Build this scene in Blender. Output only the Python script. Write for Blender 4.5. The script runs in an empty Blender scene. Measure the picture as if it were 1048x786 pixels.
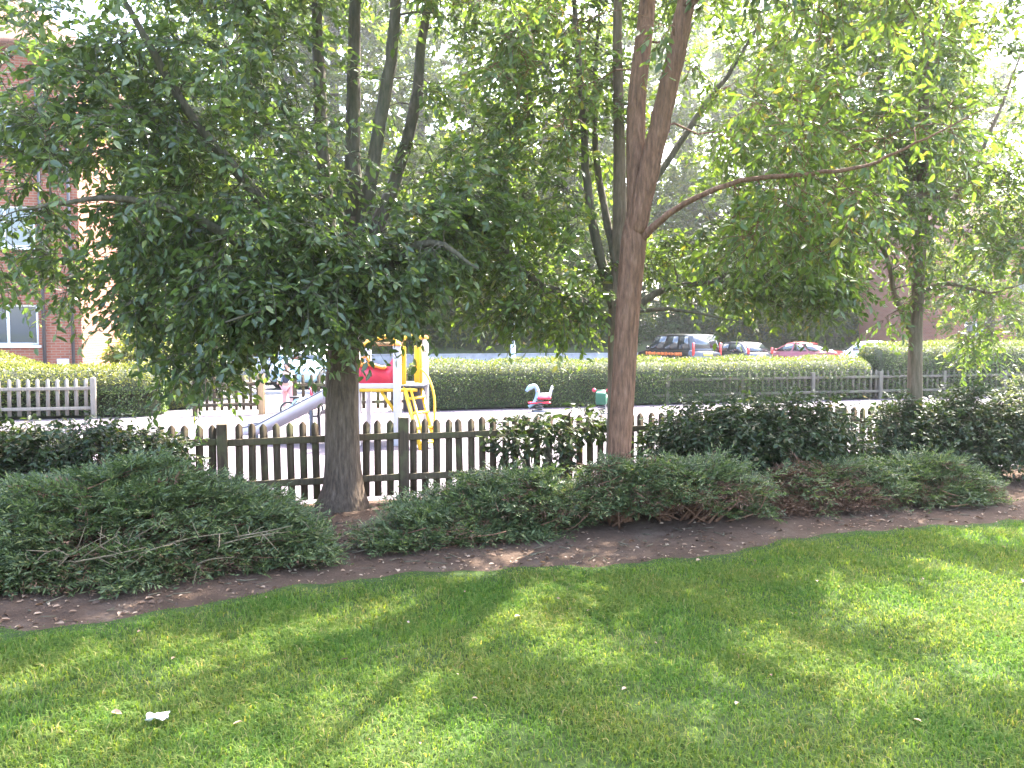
import bpy, math, random
import numpy as np
from mathutils import Vector, Matrix

R = math.radians
rng = np.random.default_rng(7)
random.seed(7)
scene = bpy.context.scene
COL = scene.collection

# ------------------------------------------------------------------ camera numbers (photo pixels -> world)
CAMZ = 1.65
FPX = 822.0
PITCH = math.atan(48 / FPX)
def P(x, y, Y):
    """world point at forward distance Y that the photograph shows at pixel x, y"""
    u = (x - 524) / FPX; v = (393 - y) / FPX
    d = Vector((u, math.cos(PITCH) + v * math.sin(PITCH), -math.sin(PITCH) + v * math.cos(PITCH)))
    d *= Y / d.y
    return Vector((d.x, d.y, CAMZ + d.z))
def G(x, y):
    """ground point under pixel x, y"""
    d = P(x, y, 1.0) - Vector((0, 0, CAMZ))
    d *= CAMZ / -d.z
    return Vector((d.x, d.y, 0))

SUN_AZ, SUN_EL = R(34), R(54)
SL = 0.28                      # the estate's fences, hedges and houses all run at this slant
EST = math.atan(SL)

# ------------------------------------------------------------------ object helpers
def tag(o, label=None, cat=None, group=None, kind=None):
    if label: o['label'] = label
    if cat: o['category'] = cat
    if group: o['group'] = group
    if kind: o['kind'] = kind
    return o
def thing(name, label, cat, loc=(0, 0, 0), rz=0, group=None):
    o = bpy.data.objects.new(name, None); COL.objects.link(o)
    o.empty_display_size = .2
    o.location = loc; o.rotation_euler = (0, 0, rz)
    return tag(o, label, cat, group)
def copy_tree(o, parent=None):
    c = o.copy(); COL.objects.link(c)
    if parent: c.parent = parent
    for ch in o.children: copy_tree(ch, c)
    return c

class MB:
    """collects vertices and faces of one mesh"""
    def __init__(s): s.V = []; s.F = []; s.M = []; s.n = 0
    def add(s, V, F, m=0):
        V = np.asarray(V, float).reshape(-1, 3)
        if isinstance(F, np.ndarray): F = [F]
        elif len(F) and not isinstance(F[0], np.ndarray):
            by = {}
            for f in F: by.setdefault(len(f), []).append(f)
            F = [np.array(q) for q in by.values()]
        for q in F:
            s.F.append(q + s.n); s.M.append(np.full(len(q), m, np.int32))
        s.V.append(V); s.n += len(V)
        return s
    def box(s, c, d, rz=0, m=0, rx=0, ry=0, taper=1.0):
        x, y, z = [k / 2 for k in d]
        v = np.array([(-x, -y, -z), (x, -y, -z), (x, y, -z), (-x, y, -z), (-x * taper, -y * taper, z), (x * taper, -y * taper, z), (x * taper, y * taper, z), (-x * taper, y * taper, z)])
        M = np.array(Matrix.Rotation(rz, 3, 'Z') @ Matrix.Rotation(ry, 3, 'Y') @ Matrix.Rotation(rx, 3, 'X'))
        v = v @ M.T + np.array(c)
        return s.add(v, np.array([(0, 3, 2, 1), (4, 5, 6, 7), (0, 1, 5, 4), (1, 2, 6, 5), (2, 3, 7, 6), (3, 0, 4, 7)]), m)
    def bar(s, a, b, w, t=None, m=0):
        """square bar between two points"""
        a = Vector(a); b = Vector(b); t = t or w; d = (b - a); L = d.length; d.normalize()
        up = Vector((0, 0, 1)) if abs(d.z) < .95 else Vector((0, 1, 0))
        x = d.cross(up).normalized(); y = x.cross(d)
        v = []
        for p in (a, b):
            for sx, sy in ((-1, -1), (1, -1), (1, 1), (-1, 1)): v.append(p + x * sx * w / 2 + y * sy * t / 2)
        return s.add([tuple(k) for k in v], np.array([(0, 1, 2, 3), (7, 6, 5, 4), (0, 4, 5, 1), (1, 5, 6, 2), (2, 6, 7, 3), (3, 7, 4, 0)]), m)
    def tube(s, pts, rad, n=6, m=0, cap=True, wob=0, seed=0):
        pts = np.asarray([tuple(p) for p in pts], float); k = len(pts)
        rad = np.full(k, rad, float) if np.isscalar(rad) else np.asarray(rad, float)
        T = np.gradient(pts, axis=0); T /= np.linalg.norm(T, axis=1)[:, None] + 1e-9
        ref = np.array([0, 0, 1.]) if abs(T[0, 2]) < .9 else np.array([1., 0, 0])
        X = np.zeros_like(T)
        x = np.cross(T[0], ref); x /= np.linalg.norm(x)
        for i in range(k):
            x = x - T[i] * (x @ T[i]); x /= np.linalg.norm(x) + 1e-9; X[i] = x
        Yv = np.cross(T, X)
        a = np.linspace(0, 2 * np.pi, n, endpoint=False)
        rr = rad[:, None] * np.ones(n)[None]
        if wob:
            r2 = np.random.default_rng(seed)
            ph = r2.uniform(0, 6.28, 4)
            sarr = np.linspace(0, 1, k)[:, None]
            rr = rr * (1 + wob * (np.sin(2 * a[None] + ph[0] + 3 * sarr) + .7 * np.sin(3 * a[None] + ph[1] - 5 * sarr) + .5 * np.sin(5 * a[None] + ph[2] + 9 * sarr)))
        V = pts[:, None] + X[:, None] * (np.cos(a)[None, :, None] * rr[..., None]) + Yv[:, None] * (np.sin(a)[None, :, None] * rr[..., None])
        i = np.arange(k - 1)[:, None] * n; j = np.arange(n)[None]; jn = (j + 1) % n
        F = [np.stack([i + j, i + jn, i + n + jn, i + n + j], -1).reshape(-1, 4)]
        if cap and n > 2:
            F += [np.array([list(range(n))[::-1]]), np.array([[(k - 1) * n + q for q in range(n)]])]
        return s.add(V.reshape(-1, 3), F, m)
    def lathe(s, prof, c=(0, 0, 0), n=16, m=0):
        pr = np.array(prof, float); k = len(pr); a = np.linspace(0, 2 * np.pi, n, endpoint=False)
        V = np.stack([pr[:, 0][:, None] * np.cos(a), pr[:, 0][:, None] * np.sin(a), pr[:, 1][:, None] * np.ones(n)], -1) + np.array(c)
        i = np.arange(k - 1)[:, None] * n; j = np.arange(n)[None]; jn = (j + 1) % n
        return s.add(V.reshape(-1, 3), np.stack([i + j, i + jn, i + n + jn, i + n + j], -1).reshape(-1, 4), m)
    def prism(s, poly, t, M=None, m=0):
        """polygon in local x-z, thickness t along y"""
        n = len(poly)
        v = np.array([(x, -t / 2, z) for x, z in poly] + [(x, t / 2, z) for x, z in poly], float)
        if M is not None:
            A = np.array(M); v = v @ A[:3, :3].T + A[:3, 3]
        F = [list(range(n)), list(range(2 * n - 1, n - 1, -1))] + [[i, n + i, n + (i + 1) % n, (i + 1) % n] for i in range(n)]
        return s.add(v, F, m)
    def build(s, name, mats, parent=None, off=None, smooth=False, bevel=0):
        me = bpy.data.meshes.new(name)
        V = np.concatenate(s.V) if s.V else np.zeros((0, 3))
        if off is not None: V = V - np.array(tuple(off))
        me.vertices.add(len(V)); me.vertices.foreach_set('co', V.astype(np.float32).ravel())
        loops = np.concatenate([f.ravel() for f in s.F]).astype(np.int32)
        tot = np.concatenate([np.full(len(f), f.shape[1]) for f in s.F])
        st = np.concatenate([[0], np.cumsum(tot)[:-1]]).astype(np.int32)
        me.loops.add(len(loops)); me.loops.foreach_set('vertex_index', loops)
        me.polygons.add(len(tot)); me.polygons.foreach_set('loop_start', st)
        me.polygons.foreach_set('material_index', np.concatenate(s.M))
        if smooth: me.polygons.foreach_set('use_smooth', np.ones(len(tot), bool))
        me.update(calc_edges=True)
        for m in (mats if isinstance(mats, (list, tuple)) else [mats]): me.materials.append(m)
        o = bpy.data.objects.new(name, me); COL.objects.link(o)
        if parent: o.parent = parent
        if bevel:
            b = o.modifiers.new('bevel', 'BEVEL'); b.width = bevel; b.segments = 2; b.limit_method = 'ANGLE'
        return o

def spline(pts, n):
    """Catmull-Rom resample"""
    p = np.array([tuple(q) for q in pts], float)
    if len(p) == 2: return p[0] + (p[1] - p[0]) * np.linspace(0, 1, n)[:, None]
    q = np.vstack([2 * p[0] - p[1], p, 2 * p[-1] - p[-2]])
    out = []
    for t in np.linspace(0, len(p) - 1 - 1e-6, n):
        i = int(t); f = t - i; a, b, c, d = q[i:i + 4]
        out.append(.5 * (2 * b + (c - a) * f + (2 * a - 5 * b + 4 * c - d) * f * f + (3 * b - a - 3 * c + d) * f ** 3))
    return np.array(out)
def unit(a): return a / (np.linalg.norm(a, axis=-1, keepdims=True) + 1e-9)

# ------------------------------------------------------------------ materials
class NT:
    def __init__(s, name):
        s.m = bpy.data.materials.new(name); s.m.use_nodes = True
        s.t = s.m.node_tree; s.t.nodes.clear()
        s.out = s.n('ShaderNodeOutputMaterial')
    def n(s, typ, **kw):
        nd = s.t.nodes.new(typ)
        for k, v in kw.items():
            if k in nd.inputs.keys() if hasattr(nd, 'inputs') else False: nd.inputs[k].default_value = v
            else: setattr(nd, k, v)
        return nd
    def l(s, a, b): s.t.links.new(a, b)
    def coord(s, scale=(1, 1, 1), kind='Object'):
        tc = s.n('ShaderNodeTexCoord'); mp = s.n('ShaderNodeMapping'); mp.inputs['Scale'].default_value = scale
        s.l(tc.outputs[kind], mp.inputs['Vector']); return mp.outputs['Vector']
    def noise(s, vec, scale, detail=4, rough=.55):
        nd = s.n('ShaderNodeTexNoise'); nd.inputs['Scale'].default_value = scale; nd.inputs['Detail'].default_value = detail; nd.inputs['Roughness'].default_value = rough
        if vec is not None: s.l(vec, nd.inputs['Vector'])
        return nd.outputs['Fac']
    def ramp(s, fac, stops):
        r = s.n('ShaderNodeValToRGB'); e = r.color_ramp.elements
        while len(e) < len(stops): e.new(.5)
        for k, (p, c) in zip(e, stops): k.position = p; k.color = (*c, 1)
        s.l(fac, r.inputs['Fac']); return r.outputs['Color']
    def mix(s, fac, a, b, mode='MIX'):
        nd = s.n('ShaderNodeMix'); nd.data_type = 'RGBA'; nd.blend_type = mode
        for v, i in ((fac, 0), (a, 6), (b, 7)):
            if hasattr(v, 'links'): s.l(v, nd.inputs[i])
            elif i == 0: nd.inputs[i].default_value = v
            else: nd.inputs[i].default_value = (*v, 1)
        return nd.outputs[2]
    def bsdf(s, color, rough=.6, metal=0, bump=None, bstr=.3, bdist=.01, spec=None, coat=0):
        b = s.n('ShaderNodeBsdfPrincipled')
        if hasattr(color, 'links'): s.l(color, b.inputs['Base Color'])
        else: b.inputs['Base Color'].default_value = (*color, 1)
        if hasattr(rough, 'links'): s.l(rough, b.inputs['Roughness'])
        else: b.inputs['Roughness'].default_value = rough
        b.inputs['Metallic'].default_value = metal
        if spec is not None: b.inputs['Specular IOR Level'].default_value = spec
        if coat: b.inputs['Coat Weight'].default_value = coat; b.inputs['Coat Roughness'].default_value = .05
        if bump is not None:
            bp = s.n('ShaderNodeBump'); bp.inputs['Strength'].default_value = bstr; bp.inputs['Distance'].default_value = bdist
            s.l(bump, bp.inputs['Height']); s.l(bp.outputs['Normal'], b.inputs['Normal'])
        s.l(b.outputs['BSDF'], s.out.inputs['Surface']); return b

def plain(name, c, rough=.5, metal=0, var=.12, scale=6, spec=None, coat=0):
    t = NT(name); f = t.noise(t.coord(), scale, 5)
    lo = tuple(k * (1 - var) for k in c); hi = tuple(min(1, k * (1 + var)) for k in c)
    col = t.ramp(f, [(.3, lo), (.7, hi)])
    t.bsdf(col, rough, metal, spec=spec, coat=coat); return t.m

def leafmat(name, stops, trans=.45, tcol=(1.5, 1.7, .6), rough=.4, spec=.5):
    """leaf blades: each leaf its own tone, light passes through"""
    t = NT(name)
    g = t.n('ShaderNodeNewGeometry')
    col = t.ramp(g.outputs['Random Per Island'], stops)
    b = t.bsdf(col, rough, spec=spec)
    tr = t.n('ShaderNodeBsdfTranslucent')
    tc = t.mix(1.0, col, tcol, 'MULTIPLY'); t.l(tc, tr.inputs['Color'])
    mx = t.n('ShaderNodeMixShader'); mx.inputs[0].default_value = trans
    t.l(b.outputs['BSDF'], mx.inputs[1]); t.l(tr.outputs['BSDF'], mx.inputs[2]); t.l(mx.outputs[0], t.out.inputs['Surface'])
    return t.m

def barkmat(name, a, b, c, sc=1.0, moss=(.1, .12, .06)):
    t = NT(name)
    v = t.coord((9 * sc, 9 * sc, 1.6 * sc)); n1 = t.noise(v, 3.0, 8, .65)
    v2 = t.coord((1, 1, 1)); n2 = t.noise(v2, 2.3, 4)
    w = t.n('ShaderNodeTexVoronoi'); w.inputs['Scale'].default_value = 2.2; t.l(v, w.inputs['Vector'])
    col = t.ramp(n1, [(.28, a), (.5, b), (.72, c)])
    col = t.mix(n2, col, t.mix(.5, col, moss))
    h = t.mix(.5, n1, w.outputs['Distance'])
    t.bsdf(col, .85, bump=h, bstr=.9, bdist=.03, spec=.2); return t.m

M = {}
M['bark_red'] = barkmat('red_brown_bark', (.045, .02, .011), (.155, .072, .042), (.26, .14, .09), 1.5, (.10, .07, .045))
M['bark_grey'] = barkmat('grey_bark', (.026, .017, .012), (.09, .06, .041), (.165, .12, .088), 1.6, (.08, .06, .038))
M['bark_mid'] = barkmat('brown_bark', (.05, .03, .022), (.14, .085, .062), (.22, .15, .115))
M['bark_dark'] = barkmat('dark_bark', (.025, .018, .014), (.08, .055, .042), (.14, .105, .085))
M['leaf_dark'] = leafmat('leaf_dark_green', [(0, (.05, .072, .03)), (.45, (.08, .112, .042)), (.85, (.108, .148, .05)), (1, (.18, .19, .06))], .48, (1.4, 1.6, .55), .3, .65)
M['leaf_mid'] = leafmat('leaf_mid_green', [(0, (.05, .075, .025)), (.5, (.08, .12, .034)), (.95, (.11, .155, .04)), (1, (.2, .15, .05))], .5, (1.45, 1.55, .5), .33, .55)
M['leaf_far'] = leafmat('leaf_sunlit_green', [(0, (.055, .085, .016)), (.5, (.085, .125, .02)), (1, (.125, .15, .025))], .6, (1.7, 1.7, .3), .5, .35)
M['leaf_bank'] = leafmat('leaf_bank_green', [(0, (.04, .07, .028)), (.5, (.062, .105, .036)), (1, (.09, .14, .042))], .45, (1.4, 1.6, .5), .5, .35)
M['leaf_shrub'] = leafmat('leaf_evergreen_shrub', [(0, (.022, .033, .013)), (.6, (.038, .054, .02)), (.95, (.058, .074, .026)), (1, (.12, .09, .04))], .28, (1.3, 1.5, .6), .45, .3)
M['leaf_silver'] = leafmat('leaf_greyish_shrub', [(0, (.06, .075, .04)), (.6, (.11, .125, .07)), (1, (.19, .19, .12))], .35, (1.3, 1.4, .7), .4, .45)
M['leaf_hedge'] = leafmat('leaf_privet', [(0, (.042, .068, .024)), (.6, (.07, .105, .032)), (.97, (.1, .13, .038)), (1, (.16, .11, .06))], .38, (1.4, 1.5, .5), .45, .4)
M['leaf_crest'] = leafmat('leaf_fresh_privet_shoots', [(0, (.06, .085, .02)), (.6, (.10, .125, .028)), (1, (.16, .16, .04))], .4, (1.4, 1.4, .6), .45, .4)  # yellower hedge-top leaves, sunlight put into their colour
M['leaf_gold'] = leafmat('leaf_golden_privet', [(0, (.085, .10, .02)), (.6, (.14, .15, .028)), (1, (.2, .195, .045))], .4, (1.3, 1.3, .6), .45, .4)  # also tops one green hedge, where its yellow stands in for sunlight
M['leaf_pale'] = leafmat('leaf_variegated', [(0, (.09, .11, .05)), (.6, (.16, .18, .085)), (1, (.25, .25, .15))], .4, (1.2, 1.2, .8), .45, .4)
M['juniper'] = leafmat('juniper_scale_leaf', [(0, (.036, .05, .022)), (.5, (.072, .095, .038)), (.88, (.115, .142, .055)), (1, (.21, .2, .085))], .3, (1.3, 1.6, .7), .5, .3)
M['juniper_dead'] = leafmat('juniper_dead_sprays', [(0, (.06, .032, .02)), (.6, (.12, .065, .04)), (1, (.19, .115, .07))], .15, (1.2, 1.1, .9), .7, .2)
M['grass'] = leafmat('grass_blade', [(0, (.048, .09, .02)), (.5, (.08, .135, .029)), (.9, (.13, .172, .044)), (1, (.22, .195, .09))], .5, (1.5, 1.5, .5), .7, .1)
def patchy_grass(m):
    nt_ = m.node_tree; rp = next(n for n in nt_.nodes if n.type == 'VALTORGB'); tc = nt_.nodes.new('ShaderNodeTexCoord'); nz = nt_.nodes.new('ShaderNodeTexNoise')
    nz.inputs['Scale'].default_value = 1.7; nz.inputs['Detail'].default_value = 5; nt_.links.new(tc.outputs['Object'], nz.inputs['Vector'])
    r2 = nt_.nodes.new('ShaderNodeValToRGB'); e = r2.color_ramp.elements; e[0].position = .36; e[0].color = (.82, .95, .84, 1); e[1].position = .66; e[1].color = (1.28, 1.06, 1.12, 1)
    nt_.links.new(nz.outputs['Fac'], r2.inputs['Fac']); mx = nt_.nodes.new('ShaderNodeMix'); mx.data_type = 'RGBA'; mx.blend_type = 'MULTIPLY'; mx.inputs[0].default_value = 1
    dst = [l.to_socket for l in rp.outputs['Color'].links]; nt_.links.new(rp.outputs['Color'], mx.inputs[6]); nt_.links.new(r2.outputs['Color'], mx.inputs[7])
    for d_ in dst: nt_.links.new(mx.outputs[2], d_)
patchy_grass(M['grass'])
M['litter_leaf'] = leafmat('dry_fallen_leaf', [(0, (.04, .024, .015)), (.45, (.13, .075, .045)), (.75, (.26, .17, .11)), (1, (.34, .26, .185))], .2, (1.2, 1, .8), .6, .3)

def soil():
    t = NT('dry_soil'); v = t.coord()
    f = t.noise(v, 2.2, 9, .75); g = t.noise(v, 38, 7, .75)
    c = t.ramp(f, [(.3, (.08, .05, .034)), (.52, (.125, .082, .058)), (.72, (.19, .14, .105))])
    c = t.mix(g, c, t.mix(.6, c, (.05, .032, .022)))
    t.bsdf(c, .95, bump=g, bstr=1.0, bdist=.05, spec=.1); return t.m
M['soil'] = soil()
def lawn_soil():
    t = NT('lawn_thatch'); v = t.coord(); f = t.noise(v, 1.3, 5); g = t.noise(v, 60, 5, .7)
    c = t.ramp(f, [(.35, (.028, .05, .012)), (.6, (.045, .07, .017)), (.8, (.085, .08, .035))])
    c = t.mix(g, c, t.mix(.7, c, (.03, .04, .014)))
    t.bsdf(c, .95, bump=g, bstr=.6, bdist=.02, spec=.1); return t.m
M['lawn'] = lawn_soil()
def paving(name, a, b, spots, sc=40):
    t = NT(name); v = t.coord(); f = t.noise(v, .7, 6); g = t.noise(v, sc, 4, .7)
    c = t.ramp(f, [(.3, a), (.7, b)]); c = t.mix(t.ramp(g, [(.45, (0, 0, 0)), (.62, (1, 1, 1))]), c, spots)
    t.bsdf(c, .85, bump=g, bstr=.25, bdist=.005, spec=.25); return t.m
M['play'] = paving('playground_rubber', (.085, .070, .086), (.108, .09, .106), (.075, .06, .072))
M['pave'] = paving('pale_paving', (.115, .10, .095), (.15, .135, .125), (.10, .09, .085))
M['tarmac'] = paving('tarmac', (.05, .05, .052), (.075, .074, .076), (.10, .10, .10), 90)
M['earth'] = paving('rough_ground', (.06, .08, .03), (.09, .11, .04), (.05, .05, .03), 8)
def wood(name, a, b, moss=(.10, .11, .04), ms=.55):
    t = NT(name); v = t.coord((14, 14, 1.2)); n1 = t.noise(v, 3, 8, .7); n2 = t.noise(t.coord(), 4.5, 5)
    c = t.ramp(n1, [(.3, a), (.7, b)]); c = t.mix(t.ramp(n2, [(ms, (0, 0, 0)), (ms + .16, (1, 1, 1))]), c, moss)
    t.bsdf(c, .85, bump=n1, bstr=.5, bdist=.006, spec=.2); return t.m
M['fence'] = wood('weathered_brown_wood', (.04, .028, .018), (.105, .075, .048), (.10, .10, .045), .52)
M['fence_rail'] = wood('mossy_rail_wood', (.045, .033, .02), (.12, .09, .055), (.085, .08, .036), .5)
M['fence_grey'] = wood('bleached_grey_wood', (.15, .125, .10), (.26, .225, .185), (.25, .24, .18), .6)
M['fence_dim'] = wood('silvered_wood', (.085, .072, .056), (.15, .13, .10), (.12, .13, .07), .5)
M['fence_white'] = wood('whitened_wood', (.55, .53, .5), (.72, .7, .67), (.5, .5, .42), .7)
M['post_new'] = wood('fresh_timber', (.28, .17, .09), (.42, .28, .15), (.3, .2, .1), .8)
def brick(name, c1, c2, mortar):
    t = NT(name); tc = t.n('ShaderNodeTexCoord'); sp = t.n('ShaderNodeSeparateXYZ'); t.l(tc.outputs['Object'], sp.inputs[0])
    ad = t.n('ShaderNodeMath'); t.l(sp.outputs['X'], ad.inputs[0]); t.l(sp.outputs['Y'], ad.inputs[1])
    cb = t.n('ShaderNodeCombineXYZ'); t.l(ad.outputs[0], cb.inputs['X']); t.l(sp.outputs['Z'], cb.inputs['Y'])
    b = t.n('ShaderNodeTexBrick'); t.l(cb.outputs[0], b.inputs['Vector'])
    b.inputs['Color1'].default_value = (*c1, 1); b.inputs['Color2'].default_value = (*c2, 1); b.inputs['Mortar'].default_value = (*mortar, 1)
    b.inputs['Scale'].default_value = 1.0; b.inputs['Brick Width'].default_value = .225; b.inputs['Row Height'].default_value = .075; b.inputs['Mortar Size'].default_value = .009
    b.inputs['Bias'].default_value = -.1
    n = t.noise(cb.outputs[0], 1.1, 5)
    c = t.mix(n, b.outputs['Color'], t.mix(.35, b.outputs['Color'], (.2, .09, .06)))
    t.bsdf(c, .85, bump=b.outputs['Fac'], bstr=-.4, bdist=.01, spec=.2); return t.m
M['brick'] = brick('red_brick', (.22, .064, .038), (.28, .09, .053), (.24, .19, .15))
M['roof'] = brick('clay_tiles', (.16, .08, .06), (.22, .11, .08), (.07, .04, .03))
M['upvc'] = plain('white_window_frame', (.78, .79, .8), .35, var=.04)
M['concrete'] = plain('grey_concrete', (.30, .30, .32), .9, var=.25, scale=2.5)
M['pipe'] = plain('dark_drainpipe', (.06, .055, .06), .5)
M['metal_grey'] = plain('galvanised_steel', (.42, .46, .52), .4, .6)
def glass(name, tint=(.03, .04, .05), rough=.04):
    t = NT(name); t.bsdf(tint, rough, spec=1.0, coat=.6); return t.m
M['glass'] = glass('window_glass', (.05, .06, .075)); M['car_glass'] = glass('tinted_car_glass', (.02, .025, .03))
def curtain():
    t = NT('net_curtain'); w = t.n('ShaderNodeTexWave'); w.inputs['Scale'].default_value = 9; w.inputs['Distortion'].default_value = 1.5
    t.l(t.coord(), w.inputs['Vector']); t.bsdf(t.ramp(w.outputs['Fac'], [(0, (.45, .46, .5)), (1, (.66, .67, .7))]), .9); return t.m
M['curtain'] = curtain()
M['paint_white'] = plain('white_painted_metal', (.56, .54, .57), .4, var=.05)
M['paint_yellow'] = plain('yellow_painted_metal', (.66, .40, .02), .35, var=.06)
M['paint_red'] = plain('red_plastic_panel', (.60, .035, .07), .35, var=.08)
M['paint_orange'] = plain('orange_plastic', (.75, .28, .04), .4, var=.06)
M['paint_grey'] = plain('dark_grey_panel', (.06, .06, .075), .5)
M['slide_steel'] = plain('slide_sheet_steel', (.42, .40, .44), .3, .35, .05)
M['slide_side'] = plain('slide_side_panel', (.40, .37, .41), .45, var=.05)
M['paint_sky'] = plain('pale_blue_plastic', (.27, .38, .47), .4, var=.06)
M['paint_green'] = plain('dark_green_plastic', (.018, .10, .055), .4)
M['black'] = plain('black_rubber', (.02, .02, .022), .6)
M['spring'] = plain('spring_steel', (.12, .12, .13), .35, .8)
M['chrome'] = plain('wheel_alloy', (.5, .5, .52), .3, .9)
M['lamp_red'] = plain('red_lamp_lens', (.45, .02, .02), .15, coat=1)
M['lamp_clear'] = plain('clear_lamp_lens', (.7, .7, .72), .1, coat=1)
M['plate_yellow'] = plain('yellow_plate', (.75, .55, .08), .4)
M['plate_white'] = plain('white_plate', (.75, .75, .72), .4)
def carpaint(name, c): return plain(name, c, .3, .15, .03, 30, coat=1)
M['car_black'] = carpaint('black_car_paint', (.008, .007, .01)); M['car_red'] = carpaint('red_car_paint', (.19, .006, .010))
M['car_navy'] = carpaint('navy_car_paint', (.008, .009, .018)); M['car_white'] = carpaint('white_car_paint', (.75, .75, .76))
M['car_blue'] = carpaint('pale_blue_car_paint', (.36, .55, .68)); M['car_silver'] = carpaint('silver_car_paint', (.38, .39, .43))
M['decal'] = plain('orange_lettering', (.75, .17, .03), .4)
M['skin'] = plain('skin', (.55, .34, .26), .5, var=.06)
M['hair'] = plain('dark_brown_hair', (.035, .02, .014), .5)
M['cloth_navy'] = plain('navy_cloth', (.03, .035, .06), .9)
M['cloth_white'] = plain('white_cloth', (.7, .7, .72), .9)
M['cloth_pink'] = plain('pink_leggings', (.68, .37, .38), .9)
M['paper'] = plain('crumpled_paper', (.72, .70, .70), .8, var=.1, scale=20)

# ------------------------------------------------------------------ foliage machinery
def leaves(mb, pos, axis, nrm, ln, wd, m=0, fold=.25, curl=.12):
    """six-sided folded leaf blades"""
    axis = unit(axis); nrm = unit(nrm - axis * np.sum(nrm * axis, 1, keepdims=True)); w = np.cross(axis, nrm)
    ln = ln[:, None]; wd = wd[:, None] / 2
    V = np.stack([pos,
                  pos + axis * ln * .3 + w * wd * .85 + nrm * wd * fold, pos + axis * ln * .68 + w * wd * .8 + nrm * (wd * fold - ln * curl * .4),
                  pos + axis * ln - nrm * ln * curl,
                  pos + axis * ln * .68 - w * wd * .8 + nrm * (wd * fold - ln * curl * .4), pos + axis * ln * .3 - w * wd * .85 + nrm * wd * fold], 1)
    n = len(pos); i = np.arange(n)[:, None] * 6
    mb.add(V.reshape(-1, 3), np.concatenate([i + np.array([[0, 1, 2, 3]]), i + np.array([[0, 3, 4, 5]])]), m)

def twigs(mb, anchors, dirs, r, per, L, nl, leaf, droop=.25, spread=.9, m_leaf=0, m_twig=1, up=.8, twig=True):
    """bunches of twigs with leaves alternating along them; anchors (N,3), dirs (N,3)"""
    N = len(anchors) * per
    S = np.repeat(anchors, per, 0) + r.normal(0, .03, (N, 3))
    D = unit(np.repeat(dirs, per, 0) + r.normal(0, spread, (N, 3)) * np.array([1, 1, .7]))
    Ln = L * r.uniform(.55, 1.2, N)
    if twig:
        e1 = S + D * (Ln * .5)[:, None]; e2 = S + D * Ln[:, None] + np.array([0, 0, -1.]) * (Ln * droop)[:, None]
        rad = .0035 + .002 * L
        x = unit(np.cross(D, np.array([.13, .21, 1.]))); y = np.cross(D, x)
        tri = [x, -x * .5 + y * .87, -x * .5 - y * .87]
        V = np.stack([S + t * rad for t in tri] + [e1 + t * rad * .7 for t in tri] + [e2 + t * rad * .35 for t in tri], 1)
        i = np.arange(N)[:, None] * 9
        q = [[0, 1, 4, 3], [1, 2, 5, 4], [2, 0, 3, 5], [3, 4, 7, 6], [4, 5, 8, 7], [5, 3, 6, 8]]
        mb.add(V.reshape(-1, 3), np.concatenate([i + np.array([k]) for k in q]), m_twig)
    K = N * nl
    t = np.tile(np.linspace(.18, 1.0, nl), N) + r.uniform(-.05, .05, K)
    Dr = np.repeat(D, nl, 0); Sr = np.repeat(S, nl, 0); Lr = np.repeat(Ln, nl)
    pos = Sr + Dr * (Lr * t)[:, None] - np.array([0, 0, 1.]) * (Lr * droop * t * t)[:, None]
    side = unit(np.cross(Dr, np.array([0, 0, 1.]) + r.normal(0, .35, (K, 3)))) * np.where(np.arange(K) % 2, 1, -1)[:, None]
    ax = Dr * .55 + side * .75 + r.normal(0, .3, (K, 3)) + np.array([0, 0, -.35])
    nr = np.array([0, 0, up]) + r.normal(0, .55, (K, 3))
    ll, lw = leaf
    ln = ll * r.uniform(.6, 1.25, K)
    leaves(mb, pos, ax, nr, ln, ln * lw * r.uniform(.8, 1.15, K), m_leaf)

def connect(skel, srad, pts, r, branch, rmin=.004, rk=.009, arch=.12, seg=5):
    """grow thin branches from the skeleton to every point of the crown"""
    nodes = [np.array(s) for s in skel]; rad = list(srad)
    A = np.array(nodes); B = np.array(rad)
    d0 = np.array([np.min(np.linalg.norm(A - p, axis=1)) for p in pts])
    dirs = np.zeros_like(pts)
    for i in np.argsort(d0):
        p = pts[i]
        d = np.linalg.norm(A - p, axis=1)
        d = d * np.where(A[:, 2] > p[2] + .15, 1.5, 1.0)
        j = int(np.argmin(d)); a = A[j]; L = np.linalg.norm(p - a)
        r0 = min(B[j] * .75, rmin + rk * L ** .8 + .002)
        t = np.linspace(0, 1, seg)[:, None]
        q = a + (p - a) * t + np.array([0, 0, 1.]) * (arch * L * np.sin(np.pi * t)) + r.normal(0, .045 * L, (seg, 3)) * np.sin(np.pi * t)
        rr = r0 + (rmin - r0) * t[:, 0]
        if L > .03: branch.tube(q, rr, 5, m=0, cap=False)
        A = np.vstack([A, q[1:]]); B = np.concatenate([B, rr[1:]])
        dirs[i] = q[-1] - q[-2] if L > .03 else (0, 0, 1)
    return unit(dirs)

def crown_points(ell, r):
    out = []
    for (c, rad, n) in ell:
        c = np.array(tuple(c)); rad = np.array(rad)
        d = unit(r.normal(0, 1, (n, 3))); q = r.uniform(.12, 1, n) ** (1 / 2.2)
        out.append(c + d * q[:, None] * rad)
    return np.concatenate(out)

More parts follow.
